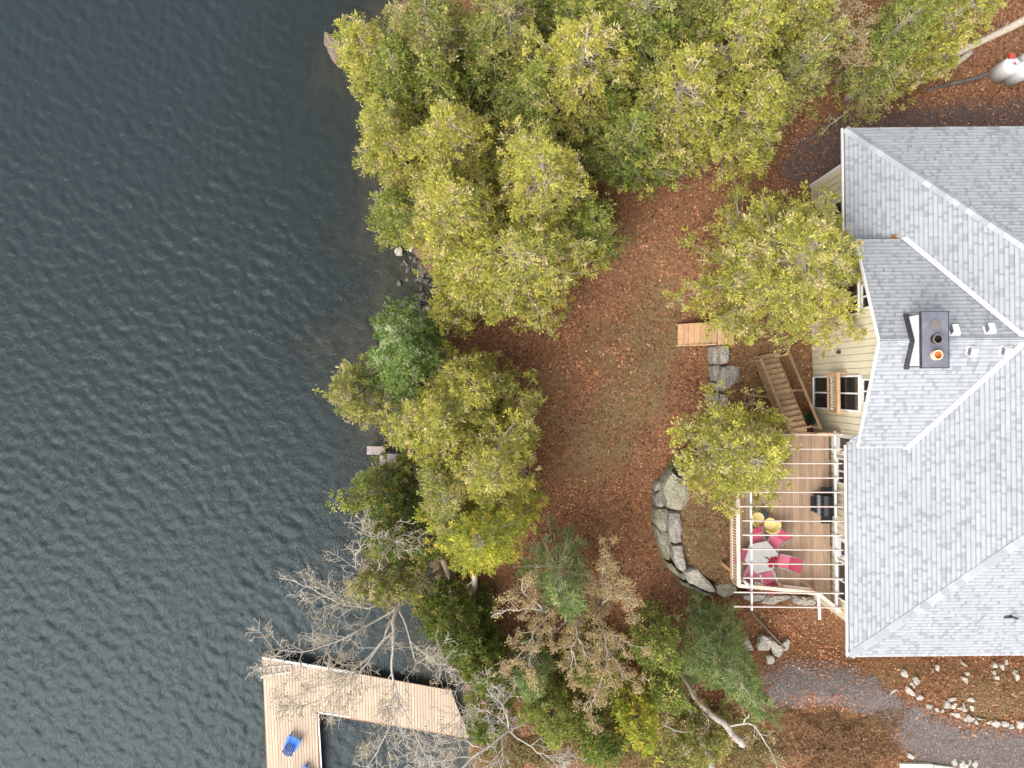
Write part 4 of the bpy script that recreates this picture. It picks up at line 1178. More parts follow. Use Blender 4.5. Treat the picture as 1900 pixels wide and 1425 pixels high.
for k, (uv) in enumerate((((1668, 1414), (1728, 1415), (1727, 1470), (1672, 1470)), ((1730, 1417), (1768, 1421), (1770, 1470), (1730, 1470)))):
    pts = [G(u, v) for u, v in uv]
    zt = max(p.z for p in pts) + .12
    o = MB().prism([(p.x, p.y) for p in pts][::-1], zt - .25, zt).build('stone_slab', M['slab'], bevel=.015); tag(o, ('large' if k == 0 else 'narrow') + ' pale flat stone slab beside the gravel path', 'slab')
rocks([(826, 1100, 22, 20, 0), (838, 1092, 16, 16, 0), (846, 1108, 24, 18, .4), (830, 1112, 14, 12, 0), (812, 1098, 16, 14, 0), (840, 1058, 26, 18, .2)], 'pale rock on the bank beside a bare cedar trunk', 'pale bank rocks', seed=440)
rocks([(742, 468, 18, 20, .4), (800, 575, 20, 26, 0), (812, 596, 26, 18, .3), (765, 462, 16, 12, 0)], 'pale boulder at the waterline under the cedars', 'pale shore boulders', seed=460, hf=.7)
lst = []
r = np.random.default_rng(12)
for i in range(46):
    v = r.uniform(478, 580); u = np.interp(v, [470, 520, 580], [752, 790, 800]) + r.normal(-6, 20)
    lst.append((u, v, r.uniform(7, 16), r.uniform(6, 13), r.uniform(0, 3)))
for i in range(22):
    lst.append((r.uniform(705, 770), r.uniform(885, 960), r.uniform(8, 18), r.uniform(7, 15), r.uniform(0, 3)))
for i in range(12):
    lst.append((r.uniform(690, 720), r.uniform(345, 395), r.uniform(7, 12), r.uniform(6, 12), r.uniform(0, 3)))
rocks(lst, 'dark wet stone in the shallows along the shore', 'stones along the waterline', 'shore_stone', 'rock_dark', seed=500, hf=.55)
rocks([(618, 88, 34, 70, .2), (640, 62, 20, 30, 0), (728, 60, 22, 60, .1), (745, 20, 26, 40, 0)], 'brown boulder under shallow water by the upper cedars', 'submerged boulders', 'submerged_boulder', 'bark_brown', seed=560, hf=.3, sink=.3)

# ------------------------------------------------------------------ vegetation
def tubes(lines, n=4):
    """lines: list of (pts (m,3), radii (m,)) -> verts, quads"""
    V = []; Fq = []; base = 0
    an = np.arange(n) * 2 * math.pi / n; ca = np.cos(an); sa = np.sin(an)
    for pts, rad in lines:
        pts = np.asarray(pts); m = len(pts)
        d = np.gradient(pts, axis=0); d /= (np.linalg.norm(d, axis=1, keepdims=True) + 1e-9)
        a = np.cross(d, [0.31, 0.17, 0.93]); a /= (np.linalg.norm(a, axis=1, keepdims=True) + 1e-9)
        b_ = np.cross(d, a)
        ring = pts[:, None, :] + (a[:, None, :] * ca[None, :, None] + b_[:, None, :] * sa[None, :, None]) * np.asarray(rad)[:, None, None]
        V.append(ring.reshape(-1, 3))
        i, k = np.meshgrid(np.arange(m - 1), np.arange(n), indexing='ij')
        q = np.stack([i * n + k, i * n + (k + 1) % n, (i + 1) * n + (k + 1) % n, (i + 1) * n + k], -1).reshape(-1, 4) + base
        Fq.append(q); base += m * n
    return np.vstack(V), np.vstack(Fq)

PAL = {
 'yellow': ([.52, .475, .10], [.31, .325, .070], [.58, .49, .22]),
 'olive':  ([.42, .395, .115], [.24, .26, .070], [.50, .42, .20]),
 'green':  ([.33, .365, .080], [.17, .22, .050], [.44, .41, .13]),
 'leafg':  ([.25, .335, .095], [.14, .215, .055], [.40, .44, .25]),
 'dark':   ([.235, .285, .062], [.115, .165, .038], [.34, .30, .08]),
 'pine':   ([.25, .315, .105], [.13, .19, .058], [.38, .38, .17]),
 'lime':   ([.48, .47, .065], [.27, .315, .052], [.56, .46, .08]),
 'tan':    ([.50, .36, .20], [.34, .25, .12], [.46, .41, .15]),
}
NTREE = [0]
def make_tree(name, label, cat, group, base, trunk_lines, branch_lines, leafV, leafF, leafC, bark, crown_name='crown'):
    t = empty(name, base, label, cat, group)
    off = np.array(base)
    V, Fq = tubes(trunk_lines, 8)
    link('trunk', np_mesh('trunk', V - off, Fq, smooth=True), bark, t)
    if branch_lines:
        V, Fq = tubes(branch_lines, 4)
        link('branches', np_mesh('branches', V - off, Fq), bark, t)
    if leafV is not None:
        link(crown_name, np_mesh(crown_name, leafV - off, leafF, leafC), M['leaf'], t)
    return t

def conifer(name, label, u, v, rpx, h, pal, seed, group=None, style='cedar', dens=1.0, cat='tree', bark='bark', twig=1.0, asp=1.0, rot=0.0, bare=0.0, shape=None):
    r = np.random.default_rng(seed)
    zb = 1.5
    for _ in range(5):
        zc = zb + .55 * h; p = P(u, v, zc); bx, by = p.x, p.y
        shx = float(np.interp(by, sy, sx)) + .5
        bx = max(bx, shx); zb = max(tz(bx, by), .2)
    cx, cy = p.x, p.y
    Rr = rpx * (H - zc) / F
    lean = np.array([cx - bx, cy - by])
    top = np.array([cx + r.normal(0, .15), cy + r.normal(0, .15), zb + h])
    bs = np.array([bx, by, zb - .15])
    mid = np.array([bx + lean[0] * .6, by + lean[1] * .6, zb + h * .45])
    def axis_at(t):
        a = bs * (1 - t) ** 2 + 2 * mid * t * (1 - t) + top * t * t
        return a
    tl = [(np.array([axis_at(t) for t in np.linspace(0, .97, 9)]), np.linspace(.13 + .012 * h, .02, 9) * (.8 if h < 6.5 else 1))]
    ph = r.uniform(0, 6.28, 4)
    lob = lambda a: 1 + .20 * math.sin(2 * a + ph[0]) + .15 * math.sin(3 * a + ph[1]) + .10 * math.sin(5 * a + ph[2]) + .07 * math.sin(9 * a + ph[3])
    if shape:
        lob = lambda a: float(np.interp((math.degrees(a) % 360), [q[0] for q in shape], [q[1] for q in shape])) + .06 * math.sin(7 * a + ph[0]) + .05 * math.sin(11 * a + ph[1])
    nb = int((46 * Rr + 16 * h * .5) * dens ** .5)
    bl = []; PC = []; PD = []; PS = []
    for i in range(nb):
        t = .16 + .82 * r.random() ** (.85 if style != 'pine' else 1.0)
        a = i * 2.39996 + r.normal(0, .3)
        prof = min(1.0, ((1 - t) / .66)) ** .62
        if style == 'pine': prof = min(1.0, ((1 - t) / .8)) ** .9
        ln = max(.25, Rr * prof * lob(a) * r.uniform(.72, 1.06))
        ex, ey = math.cos(a - rot), math.sin(a - rot) * asp
        dx, dy = ex * math.cos(rot) - ey * math.sin(rot), ex * math.sin(rot) + ey * math.cos(rot)
        s0 = axis_at(t * .93)
        rise = (.22 if style == 'cedar' else .10) + r.normal(0, .08)
        m = 5; f = np.linspace(0, 1, m)
        curve = np.stack([s0[0] + dx * ln * f + r.normal(0, .03 * ln, m) * f, s0[1] + dy * ln * f + r.normal(0, .03 * ln, m) * f, s0[2] + ln * (rise * f + .18 * f * f) - .1 * ln * f], -1)
        if r.random() < .8 * twig: bl.append((curve, np.linspace(.014 + .006 * ln, .007, m)))
        bd = curve[-1] - curve[1]; bd /= np.linalg.norm(bd) + 1e-9
        npl = max(2, int(ln * (4.2 if style != 'pine' else 4.0) * dens))
        side = np.array([-bd[1], bd[0], 0])
        for k in range(npl):
            if r.random() < bare: continue
            ff = r.uniform(.30, 1.03) ** .8
            c = np.array([np.interp(ff, f, curve[:, q]) for q in range(3)])
            lat = r.normal(0, .20 + .10 * ln * (1.15 - ff))
            c = c + side * lat + np.array([0, 0, r.normal(.03, .10)])
            d = bd * .7 + side * np.sign(lat) * .45 + np.array([0, 0, .42]) + r.normal(0, .3, 3)
            PC.append(c); PD.append(d / np.linalg.norm(d)); PS.append(r.uniform(.18, .34))
            if r.random() < .30 * twig:
                st = np.array([np.interp(max(ff - .3, 0), f, curve[:, q]) for q in range(3)])
                bl.append((np.stack([st, (st + c) / 2 + r.normal(0, .03, 3), c + d * .12]), np.array([.012, .009, .006])))
    # filler near the apex
    for k in range(int(9 * dens)):
        PC.append(top + r.normal(0, [.25, .25, .3])); PD.append(np.array([r.normal(0, .5), r.normal(0, .5), 1.0])); PS.append(.28)
    PC = np.array(PC); PD = np.array(PD); PS = np.array(PS); npz = len(PC)
    nl = {'cedar': 30, 'spruce': 30, 'pine': 26, 'shrub': 30}[style]
    C = np.repeat(PC, nl, 0); D = np.repeat(PD, nl, 0); S = np.repeat(PS, nl)
    n = len(C)
    D = D * .75 + r.normal(0, .6, (n, 3)); D /= np.linalg.norm(D, axis=1, keepdims=True)
    C = C + D * (S * r.uniform(.05, .95, n))[:, None]
    if style == 'pine':
        Ls, Ws = r.uniform(.14, .28, n), r.uniform(.022, .04, n)
    else:
        Ls, Ws = r.uniform(.08, .16, n), r.uniform(.045, .08, n)
    Vl, Fl = tris(C, D, Ls, Ws, r, r.normal(size=(n, 3)) + np.array([0, 0, .9]))
    A_, B_, T_ = (np.array(q) for q in PAL[pal])
    w = np.clip(r.normal(.5, .28, npz) + (vnoise(PC[:, 0], PC[:, 1] + PC[:, 2] * .5, .9, seed % 40) - .5) * .9, 0, 1)[:, None]
    col = A_ * w + B_ * (1 - w)
    tanm = (r.random(npz) < .17)[:, None]
    col = np.where(tanm, T_, col) * r.uniform(.78, 1.2, (npz, 1))
    col = np.repeat(col, nl, 0) * r.uniform(.85, 1.15, (n, 1))
    NTREE[0] += n
    return make_tree(name, label, cat, group, (bx, by, zb), tl, bl if h > 3.6 else None, Vl, Fl, np.repeat(col, 3, 0), M[bark])

GROVE = 'yellow green cedar in the dense grove between the lake and the gravel path'
GG = 'cedars of the dense grove'
GREENG = 'green cedar deep inside the grove among yellow neighbours'
GG2 = 'green cedars inside the grove'
SHOR = 'yellow cedar leaning over the lake along the upper shoreline'
SG = 'cedars leaning over the upper shore'
LOWC = 'tall yellow cedar of the clump behind the plank landing'
LG = 'cedars behind the plank landing'
CED = [
 (692, 118, 88, 8, 'yellow', SHOR, SG), (800, 78, 95, 10, 'olive', 'olive grey topped cedar near the submerged brown boulders', None), (724, 255, 76, 8, 'yellow', SHOR, SG), (748, 150, 70, 8, 'green', 'green cedar among the yellow ones leaning over the lake', None),
 (742, 398, 62, 6, 'green', 'small green cedar at the water edge above the pale shore boulders', None),
 (850, 275, 98, 10, 'yellow', 'yellow cedar of the grove one row back from the lake edge', None), (845, 395, 108, 11, 'yellow', 'full yellow cedar behind the small green shore cedar', None), (1005, 345, 125, 12, 'yellow', 'broad bright yellow cedar on the lawn side of the grove', None), (965, 490, 132, 11, 'yellow', 'wide yellow cedar at the grove tip between lawn and lake', None), (880, 520, 92, 9, 'yellow', 'yellow cedar beside the stony shallows at the grove tip', None),
 (950, 45, 105, 11, 'olive', 'olive cedar deep in the grove behind the shoreline cedars', None), (1075, 150, 122, 12, 'yellow', 'tall pale topped yellow cedar in the heart of the grove', None), (1185, 55, 112, 12, 'green', GREENG, GG2), (1245, 190, 118, 11, 'yellow', GROVE, GG), (1355, 105, 122, 11, 'yellow', GROVE, GG),
 (1385, 215, 95, 9, 'yellow', 'yellow cedar at the grove edge where gravel path meets lawn', None), (1165, 275, 86, 8, 'green', 'green cedar at the grove edge bordering the red lawn corner', None), (1455, 35, 92, 10, 'yellow', 'yellow cedar next to the tan leaved tree', None), (985, 205, 88, 9, 'green', GREENG, GG2), (1060, 20, 90, 10, 'green', GREENG, GG2), (1300, 20, 95, 11, 'olive', GROVE, GG),
 (1460, 150, 72, 9, 'olive', 'olive cedar at the grove edge over the gravel path', None), (1090, 420, 62, 7, 'green', 'low green cedar fringing the broad yellow one along the lawn', None),
 (1655, 60, 72, 9, 'green', 'green cedar beside the tan leaved tree above the house roof', None),
 (1765, 32, 74, 9, 'yellow', 'yellow cedar standing over the leaning grey trunk by the propane tanks', None),
 (1458, 488, 178, 11, 'yellow', 'big yellow green cedar between the garden steps and the house roof', None),
 (1374, 845, 123, 8, 'yellow', 'rounded yellow green cedar covering the boulder wall and deck corner', None),
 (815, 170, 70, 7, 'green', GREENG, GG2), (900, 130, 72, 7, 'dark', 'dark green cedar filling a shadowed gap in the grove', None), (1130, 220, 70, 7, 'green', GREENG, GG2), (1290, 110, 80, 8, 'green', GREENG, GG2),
 (650, 734, 78, 6, 'olive', 'olive cedar hanging out over the lake beside the leafy green tree', None),
 (822, 780, 102, 9, 'yellow', LOWC, LG), (905, 850, 112, 10, 'yellow', LOWC, LG), (900, 985, 98, 10, 'lime', 'lime yellow cedar above the two bare lower trunks', None), (840, 905, 85, 9, 'olive', 'olive cedar over the dark rocks by the plank landing', None), (885, 720, 78, 8, 'yellow', LOWC, LG),
 (648, 912, 52, 5, 'green', 'low dark green cedar bush in the water beside the plank landing', None),
 (718, 985, 78, 6, 'dark', 'dark green cedar at the shore between the landing and the bare grey tree', None),
 (690, 1062, 70, 6, 'olive', 'olive cedar half covered by bare grey branches', None),
]
for i, (u, v, rp, h, pl, lab, gp) in enumerate(CED):
    shp = None
    if u == 1458: shp = [(0, 1.0), (45, .88), (90, .86), (135, .88), (180, 1.02), (225, .92), (270, .86), (315, 1.08), (360, 1.0)]
    if u == 1374: shp = [(0, .98), (90, .95), (180, .95), (270, .9), (360, .98)]
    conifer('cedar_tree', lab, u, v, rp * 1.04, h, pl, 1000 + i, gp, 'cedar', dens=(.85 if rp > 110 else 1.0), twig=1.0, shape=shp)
conifer('cedar_tree', 'sparse twiggy cedar hanging over the leaves above the roof edge', 1635, 128, 72, 6, 'olive', 1100, None, 'cedar', dens=.45, twig=1.6)
conifer('cedar_tree', 'thin twiggy cedar next to the fallen dark logs', 1700, 112, 44, 5, 'yellow', 1101, None, 'cedar', dens=.5, twig=1.5)
conifer('leafy_tree', 'fresh green leafy tree with pale crown at the lake edge', 754, 655, 97, 8, 'leafg', 1102, None, 'spruce', dens=1.25, twig=.5)
JL = 'dark green juniper crowding the shore below the dock arm'
conifer('juniper_shrub', 'dark green juniper at the shore end of the dock', 842, 1168, 78, 6, 'dark', 1110, None, 'shrub', 1.2, 'shrub', 'bark_brown', .5)
conifer('juniper_shrub', 'dark green juniper between the birches and the dock', 895, 1238, 62, 5, 'dark', 1111, None, 'shrub', 1.2, 'shrub', 'bark_brown', .5)
conifer('juniper_shrub', 'narrow bright green juniper beside the tan birch leaves', 1218, 1195, 48, 6, 'green', 1112, None, 'shrub', 1.1, 'shrub', 'bark_brown', .5)
conifer('juniper_shrub', 'green juniper between the birches and the leaning pale trunks', 1232, 1275, 46, 5, 'green', 1113, None, 'shrub', 1.1, 'shrub', 'bark_brown', .5)
conifer('juniper_shrub', 'green juniper below the bare grey stick tree', 1020, 1325, 50, 6, 'green', 1114, None, 'shrub', 1.1, 'shrub', 'bark_brown', .5)
conifer('juniper_shrub', 'broad deep green juniper with a yellow neighbour', 1118, 1365, 66, 5, 'dark', 1115, None, 'shrub', 1.1, 'shrub', 'bark_brown', .5)
conifer('juniper_shrub', 'lime yellow juniper beside the broad deep green one', 1182, 1330, 50, 6, 'lime', 1116, None, 'shrub', 1.1, 'shrub', 'bark_brown', .5)
conifer('juniper_shrub', 'olive juniper in the gap under the birch branches', 1095, 1225, 60, 4, 'olive', 1117, None, 'shrub', 1.0, 'shrub', 'bark_brown', .5)
conifer('juniper_shrub', 'olive green juniper around the foot of the leaning pale trunks', 1300, 1380, 70, 3, 'olive', 1118, None, 'shrub', .8, 'shrub', 'bark_brown', .8)
conifer('juniper_shrub', 'grey green juniper beside the grey stick tree trunk', 905, 1335, 58, 3.5, 'green', 1119, None, 'shrub', .8, 'shrub', 'bark_brown', .8)
conifer('pine_tree', 'open branched green pine at the edge of the leafy lawn', 1045, 1085, 88, 9, 'pine', 1120, None, 'pine', .8, 'tree', 'bark', .9)
conifer('pine_tree', 'dense green pine beside the gravel path and tan rocks', 1342, 1228, 82, 9, 'pine', 1121, None, 'pine', 1.2, 'tree', 'bark', .6)
conifer('pine_tree', 'small green pine over the edge of the gravel path', 1392, 1285, 40, 6, 'pine', 1122, None, 'pine', 1.0, 'tree', 'bark', .6)
conifer('pine_tree', 'low grey green pine between the birch stems', 985, 1250, 52, 6, 'pine', 1123, None, 'pine', 1.0, 'tree', 'bark', .6)
conifer('green_shrub', 'tiny green shrub tuft against the boulder wall', 1264, 862, 9, 1.0, 'leafg', 1124, None, 'shrub', 1.0, 'shrub', 'bark_brown', .3)
conifer('green_shrub', 'small green sapling on the lawn below the boulder wall', 1300, 1140, 16, 1.5, 'leafg', 1125, None, 'shrub', .8, 'shrub', 'bark_brown', .3)

# branching trees whose main limbs follow the photograph
def twigs_on(line, r, level, out, tips, scale, spread=.75, flat=.5, dens=1.0):
    pts, rad = line
    L_ = np.linalg.norm(np.diff(pts, axis=0), axis=1).sum()
    nchild = max(2, int(L_ * dens * (2.2 if level == 0 else 3.0)))
    m = len(pts)
    for k in range(nchild):
        f = r.uniform(.22 if level == 0 else .15, 1.0) * (m - 1)
        i = min(int(f), m - 2); w = f - i
        p = pts[i] * (1 - w) + pts[i + 1] * w; d = pts[i + 1] - pts[i]; d = d / (np.linalg.norm(d) + 1e-9)
        ra = (rad[i] * (1 - w) + rad[i + 1] * w)
        q = r.normal(0, 1, 3); q[2] = q[2] * flat + .25
        q -= d * (q @ d); q /= np.linalg.norm(q) + 1e-9
        d2 = d * (1 - spread * .45) + q * spread; d2 /= np.linalg.norm(d2)
        ln = scale * r.uniform(.5, 1.1)
        mm = 5; c = [p]
        for j in range(mm - 1):
            d2 = d2 + r.normal(0, .11, 3) + np.array([0, 0, .03]); d2 /= np.linalg.norm(d2)
            c.append(c[-1] + d2 * ln / (mm - 1))
        r0 = min(ra * .6, .035 if level == 0 else .016)
        ln_ = (np.array(c), np.linspace(max(r0, .012), .008, mm))
        out.append(ln_)
        if level < 2 and ln > .3: twigs_on(ln_, r, level + 1, out, tips, scale * .52, spread, flat, dens)
        if level >= 1: tips += [c[-1], c[-2], c[2]]

def limb_tree(name, label, limbs, radii, seed, pal=None, nleaf=0, bark='barewood', scale=1.1, dens=1.0, leaf=(.05, .10), group=None, leafspread=.09, flat=.5, cat='tree'):
    """limbs: list of [(u,v,z),...]; first one is the trunk (its first point is put on the ground)"""
    r = np.random.default_rng(seed)
    L2 = []
    for li, lm in enumerate(limbs):
        pts = np.array([P(u, v, z) for u, v, z in lm])
        if li == 0: pts[0][2] = tz(pts[0][0], pts[0][1]) - .1
        # smooth resample with a little wobble
        m = max(6, 3 * len(pts)); s = np.linspace(0, len(pts) - 1, m)
        q = np.stack([np.interp(s, np.arange(len(pts)), pts[:, k]) for k in range(3)], -1)
        q[1:-1] = (q[:-2] + 2 * q[1:-1] + q[2:]) / 4
        q[1:] += r.normal(0, .03, (m - 1, 3))
        if li > 0:
            # start exactly on the nearest point of an earlier limb
            allp = np.vstack([x[0] for x in L2]); j = np.argmin(np.linalg.norm(allp - q[0], axis=1)); q[0] = allp[j]
        rr_ = np.linspace(radii[li][0], radii[li][1], m)
        if li == 0:
            q = np.vstack([q, q[-1] + (q[-1] - q[-2]) * .08]); rr_ = np.append(rr_, .003)
        L2.append((q, rr_))
    out = []; tips = []
    for i, ln in enumerate(L2):
        twigs_on(ln, r, 0 if i else 1, out, tips, scale if i else scale * .6, flat=flat, dens=dens)
    base = tuple(L2[0][0][0] + np.array([0, 0, .1]))
    Vl = Fl = Cl = None
    if nleaf:
        tp_ = np.array(tips); k = r.integers(0, len(tp_), nleaf)
        C = tp_[k] + r.normal(0, leafspread, (nleaf, 3)); D = r.normal(0, 1, (nleaf, 3))
        Vl, Fl = kites(C, D, r.uniform(leaf[0], leaf[1], nleaf), r.uniform(leaf[0] * .6, leaf[1] * .6, nleaf), r.normal(size=(nleaf, 3)) + np.array([0, 0, .8]))
        A_, B_, T_ = (np.array(q) for q in PAL[pal]); w = r.random((nleaf, 1))
        col = (A_ * w + B_ * (1 - w)); col = np.where(r.random((nleaf, 1)) < .12, T_, col) * r.uniform(.75, 1.25, (nleaf, 1)); Cl = np.repeat(col, 4, 0)
    one = name in ('leaning_trunk', 'bare_sapling')
    return make_tree(name, label, cat, group, base, L2 + out if one else L2[:1], None if one else L2[1:] + out, Vl, Fl, Cl, M[bark], 'leaves' if nleaf else 'crown')

limb_tree('bare_tree', 'bare pale grey tree spreading branches over the dock and lake',
 [[(822, 1062, 1), (782, 1080, 2.2), (745, 1100, 3.8), (730, 1150, 5.5), (728, 1200, 6.3)],
  [(742, 1105, 4), (690, 1128, 4.8), (640, 1125, 5.2), (585, 1095, 5.6), (530, 1072, 5.8)],
  [(735, 1130, 4.6), (650, 1180, 5.6), (570, 1212, 6), (505, 1205, 6.2)],
  [(730, 1150, 5.4), (690, 1225, 6.2), (620, 1290, 6.6), (545, 1318, 6.6)],
  [(728, 1195, 6.2), (726, 1250, 6.6), (742, 1300, 6.8), (715, 1370, 7), (680, 1425, 7)],
  [(735, 1115, 4.2), (758, 1175, 5), (772, 1235, 5.4), (800, 1212, 5.8), (825, 1235, 6)],
  [(742, 1095, 3.8), (668, 1075, 4.6), (655, 1040, 5), (690, 985, 5.4)],
  [(742, 1300, 6.8), (770, 1360, 7), (800, 1420, 7)],
  [(745, 1095, 3.9), (700, 1065, 4.8), (720, 1010, 5.2), (750, 990, 5.4)],
  [(728, 1170, 5.8), (660, 1245, 6.6), (600, 1260, 6.9), (540, 1262, 7)]],
 [(.12, .07), (.055, .016), (.05, .014), (.05, .014), (.055, .016), (.05, .012), (.045, .012), (.035, .01), (.04, .01), (.04, .01)], 71, 'tan', 7500, 'barewood', 1.3, 1.6, (.045, .085))
limb_tree('bare_tree', 'bare grey stick tree leaning over the end of the dock arm',
 [[(1005, 1318, 2), (975, 1338, 3), (935, 1362, 3.8), (890, 1395, 4.6), (850, 1430, 5)],
  [(950, 1355, 3.5), (915, 1322, 4.6), (880, 1310, 5), (835, 1330, 5.2)],
  [(945, 1350, 3.6), (935, 1310, 4.8), (905, 1280, 5.2), (882, 1262, 5.4)],
  [(930, 1365, 3.9), (935, 1410, 4.8), (925, 1450, 5)],
  [(950, 1362, 3.6), (985, 1385, 4.6), (1020, 1405, 5), (1050, 1440, 5)],
  [(900, 1390, 4.5), (860, 1372, 5), (820, 1380, 5.2), (770, 1360, 5.4)],
  [(880, 1400, 4.6), (830, 1412, 5), (760, 1415, 5.2)]],
 [(.11, .04), (.045, .012), (.045, .012), (.04, .012), (.045, .012), (.04, .01), (.04, .01)], 72, None, 0, 'barewood', 1.3, 1.7)
BG = 'white limbed birches with tan leaves'
limb_tree('birch_tree', 'forked white birch with tan leaves in front of the green pine',
 [[(1022, 1100, 2.6), (1028, 1120, 5.0), (1030, 1124, 6.2)],
  [(1028, 1122, 5.8), (1012, 1135, 7.0), (985, 1128, 7.6), (945, 1130, 8), (910, 1142, 8.2)],
  [(1012, 1134, 7.0), (992, 1115, 7.6), (968, 1100, 8), (970, 1072, 8.2)],
  [(1028, 1125, 6), (1012, 1145, 7.2), (998, 1165, 7.6), (978, 1200, 8), (940, 1240, 8.2)],
  [(1012, 1145, 7.2), (1010, 1170, 7.6), (992, 1200, 8), (980, 1235, 8.2)]],
 [(.10, .085), (.075, .018), (.06, .015), (.07, .015), (.055, .014)], 73, 'tan', 6500, 'birch', .85, 1.0, (.05, .10), BG)
limb_tree('birch_tree', 'slender white birch between the forked birch and the tan leaved one',
 [[(1072, 1125, 2.7), (1084, 1128, 5.0), (1082, 1140, 6)],
  [(1083, 1135, 5.8), (1070, 1155, 7), (1068, 1180, 7.4), (1060, 1215, 7.8), (1058, 1260, 8)],
  [(1068, 1150, 6.8), (1050, 1150, 7.2), (1035, 1172, 7.6)],
  [(1070, 1175, 7.3), (1082, 1195, 7.6), (1085, 1230, 8)],
  [(1063, 1205, 7.7), (1070, 1240, 8)]],
 [(.09, .07), (.06, .015), (.035, .012), (.035, .012), (.03, .01)], 74, 'tan', 4500, 'birch', .8, 1.0, (.05, .10), BG)
limb_tree('birch_tree', 'broad birch thick with tan leaves above the lime juniper',
 [[(1112, 1110, 2.8), (1112, 1125, 5.2), (1112, 1130, 6)],
  [(1112, 1126, 5.5), (1130, 1108, 7), (1140, 1098, 7.6), (1150, 1088, 8)],
  [(1132, 1106, 7.2), (1155, 1108, 7.8), (1180, 1112, 8)],
  [(1112, 1130, 5.8), (1118, 1165, 7), (1124, 1200, 7.6), (1126, 1240, 8), (1138, 1265, 8.2)],
  [(1122, 1172, 7.1), (1150, 1182, 7.7), (1172, 1195, 8)],
  [(1112, 1120, 5.2), (1112, 1080, 6.8), (1122, 1050, 7.4), (1135, 1040, 7.8)],
  [(1125, 1205, 7.6), (1150, 1235, 8), (1158, 1260, 8.2)],
  [(1126, 1230, 7.9), (1105, 1290, 8), (1090, 1320, 8)]],
 [(.10, .08), (.065, .018), (.04, .012), (.065, .016), (.04, .012), (.035, .01), (.035, .01), (.03, .01)], 75, 'tan', 11500, 'birch', .95, 1.25, (.05, .10), BG)
limb_tree('leaning_trunk', 'broken pale trunk leaning through the green pine with bare twigs',
 [[(1262, 1248, 3.4), (1285, 1285, 4.2), (1310, 1318, 5.0), (1345, 1345, 5.6), (1368, 1372, 6.0), (1380, 1382, 6.2)],
  [(1355, 1350, 5.7), (1385, 1338, 6.2), (1412, 1360, 6.5), (1432, 1395, 6.7), (1442, 1430, 6.8)],
  [(1300, 1310, 4.8), (1312, 1335, 5.4), (1318, 1350, 5.6)],
  [(1380, 1340, 6.1), (1395, 1320, 6.6)]],
 [(.10, .17), (.05, .016), (.03, .01), (.03, .01)], 76, 'tan', 900, 'birch', .6, .8, (.05, .10), flat=.6)
limb_tree('leaning_trunk', 'pale trunk rising beside the broken leaning one',
 [[(1272, 1290, 3.4), (1288, 1330, 4.4), (1302, 1370, 5.2), (1314, 1400, 5.8), (1326, 1440, 6.2)],
  [(1292, 1355, 4.9), (1268, 1360, 5.4), (1245, 1352, 5.8), (1232, 1345, 6)],
  [(1298, 1380, 5.2), (1282, 1395, 5.6), (1258, 1402, 6)]],
 [(.10, .15), (.035, .012), (.035, .012)], 77, 'tan', 700, 'birch', .6, .8, (.05, .10), flat=.6)
limb_tree('deciduous_tree', 'tan leaved deciduous tree at the edge of the cedar grove above the path',
 [[(1512, 90, 4), (1530, 70, 7), (1545, 55, 9)],
  [(1532, 68, 7.2), (1560, 30, 9), (1580, 5, 9.6)], [(1530, 70, 7), (1510, 30, 8.8), (1500, 0, 9.4)], [(1535, 65, 7.4), (1575, 60, 9), (1610, 65, 9.6)], [(1530, 72, 7), (1545, 100, 8.4), (1570, 110, 9)], [(1526, 75, 6.8), (1500, 65, 8.4), (1480, 40, 9)]],
 [(.13, .07), (.05, .014), (.05, .014), (.05, .014), (.045, .012), (.045, .012)], 78, 'tan', 8500, 'bark', 1.2, 1.15, (.06, .11))
# bare arching branch tree beside the path
limb_tree('bare_sapling', 'bare arching sapling bent towards the roof corner',
 [[(1602, 160, 4.2), (1602, 175, 4.8), (1590, 195, 5.4), (1562, 216, 5.6), (1532, 238, 5.2), (1522, 252, 4.9)],
  [(1602, 165, 4.6), (1580, 150, 5.4), (1570, 135, 5.8)], [(1600, 180, 4.9), (1625, 186, 5.2), (1640, 180, 5.4)]],
 [(.035, .012), (.02, .008), (.02, .008)], 79, 'olive', 300, 'barewood', .5, .8, (.06, .10), flat=.5)
# cedar trunks seen from the side below the clump
for k, (a, b_, lab) in enumerate((((834, 1100, 1.2), (822, 1040, 5.0), 'bare brown lower trunk by the pale bank rocks'), ((876, 1108, 1.6), (880, 1068, 4.2), 'short grey lower trunk beside the brown one at the bank'))):
    A = P(*a); B = P(*b_); A.z = tz(A.x, A.y) - .1
    t_ = empty('tree_trunk', A, lab, 'trunk')
    V, Fq = tubes([(np.array([A.lerp(B, f) + Vector((math.sin(f * 3) * .04, 0, 0)) for f in np.linspace(0, 1, 7)] + [B + Vector((0, 0, .02))]), np.append(np.linspace(.17, .12, 7), .002))], 10)
    link('trunk', np_mesh('trunk', V - np.array(A), Fq, smooth=True), M['bark_brown'] if k == 0 else M['bark'], t_)
    stub = MB()
    for f in (.4, .6, .8): 
        p = A.lerp(B, f); stub.tube([p, p + Vector((random.uniform(-.4, .4), random.uniform(-.4, .4), .15))], [.03, .01], 5)
    stub.build('branch_stub', M['bark'], t_)
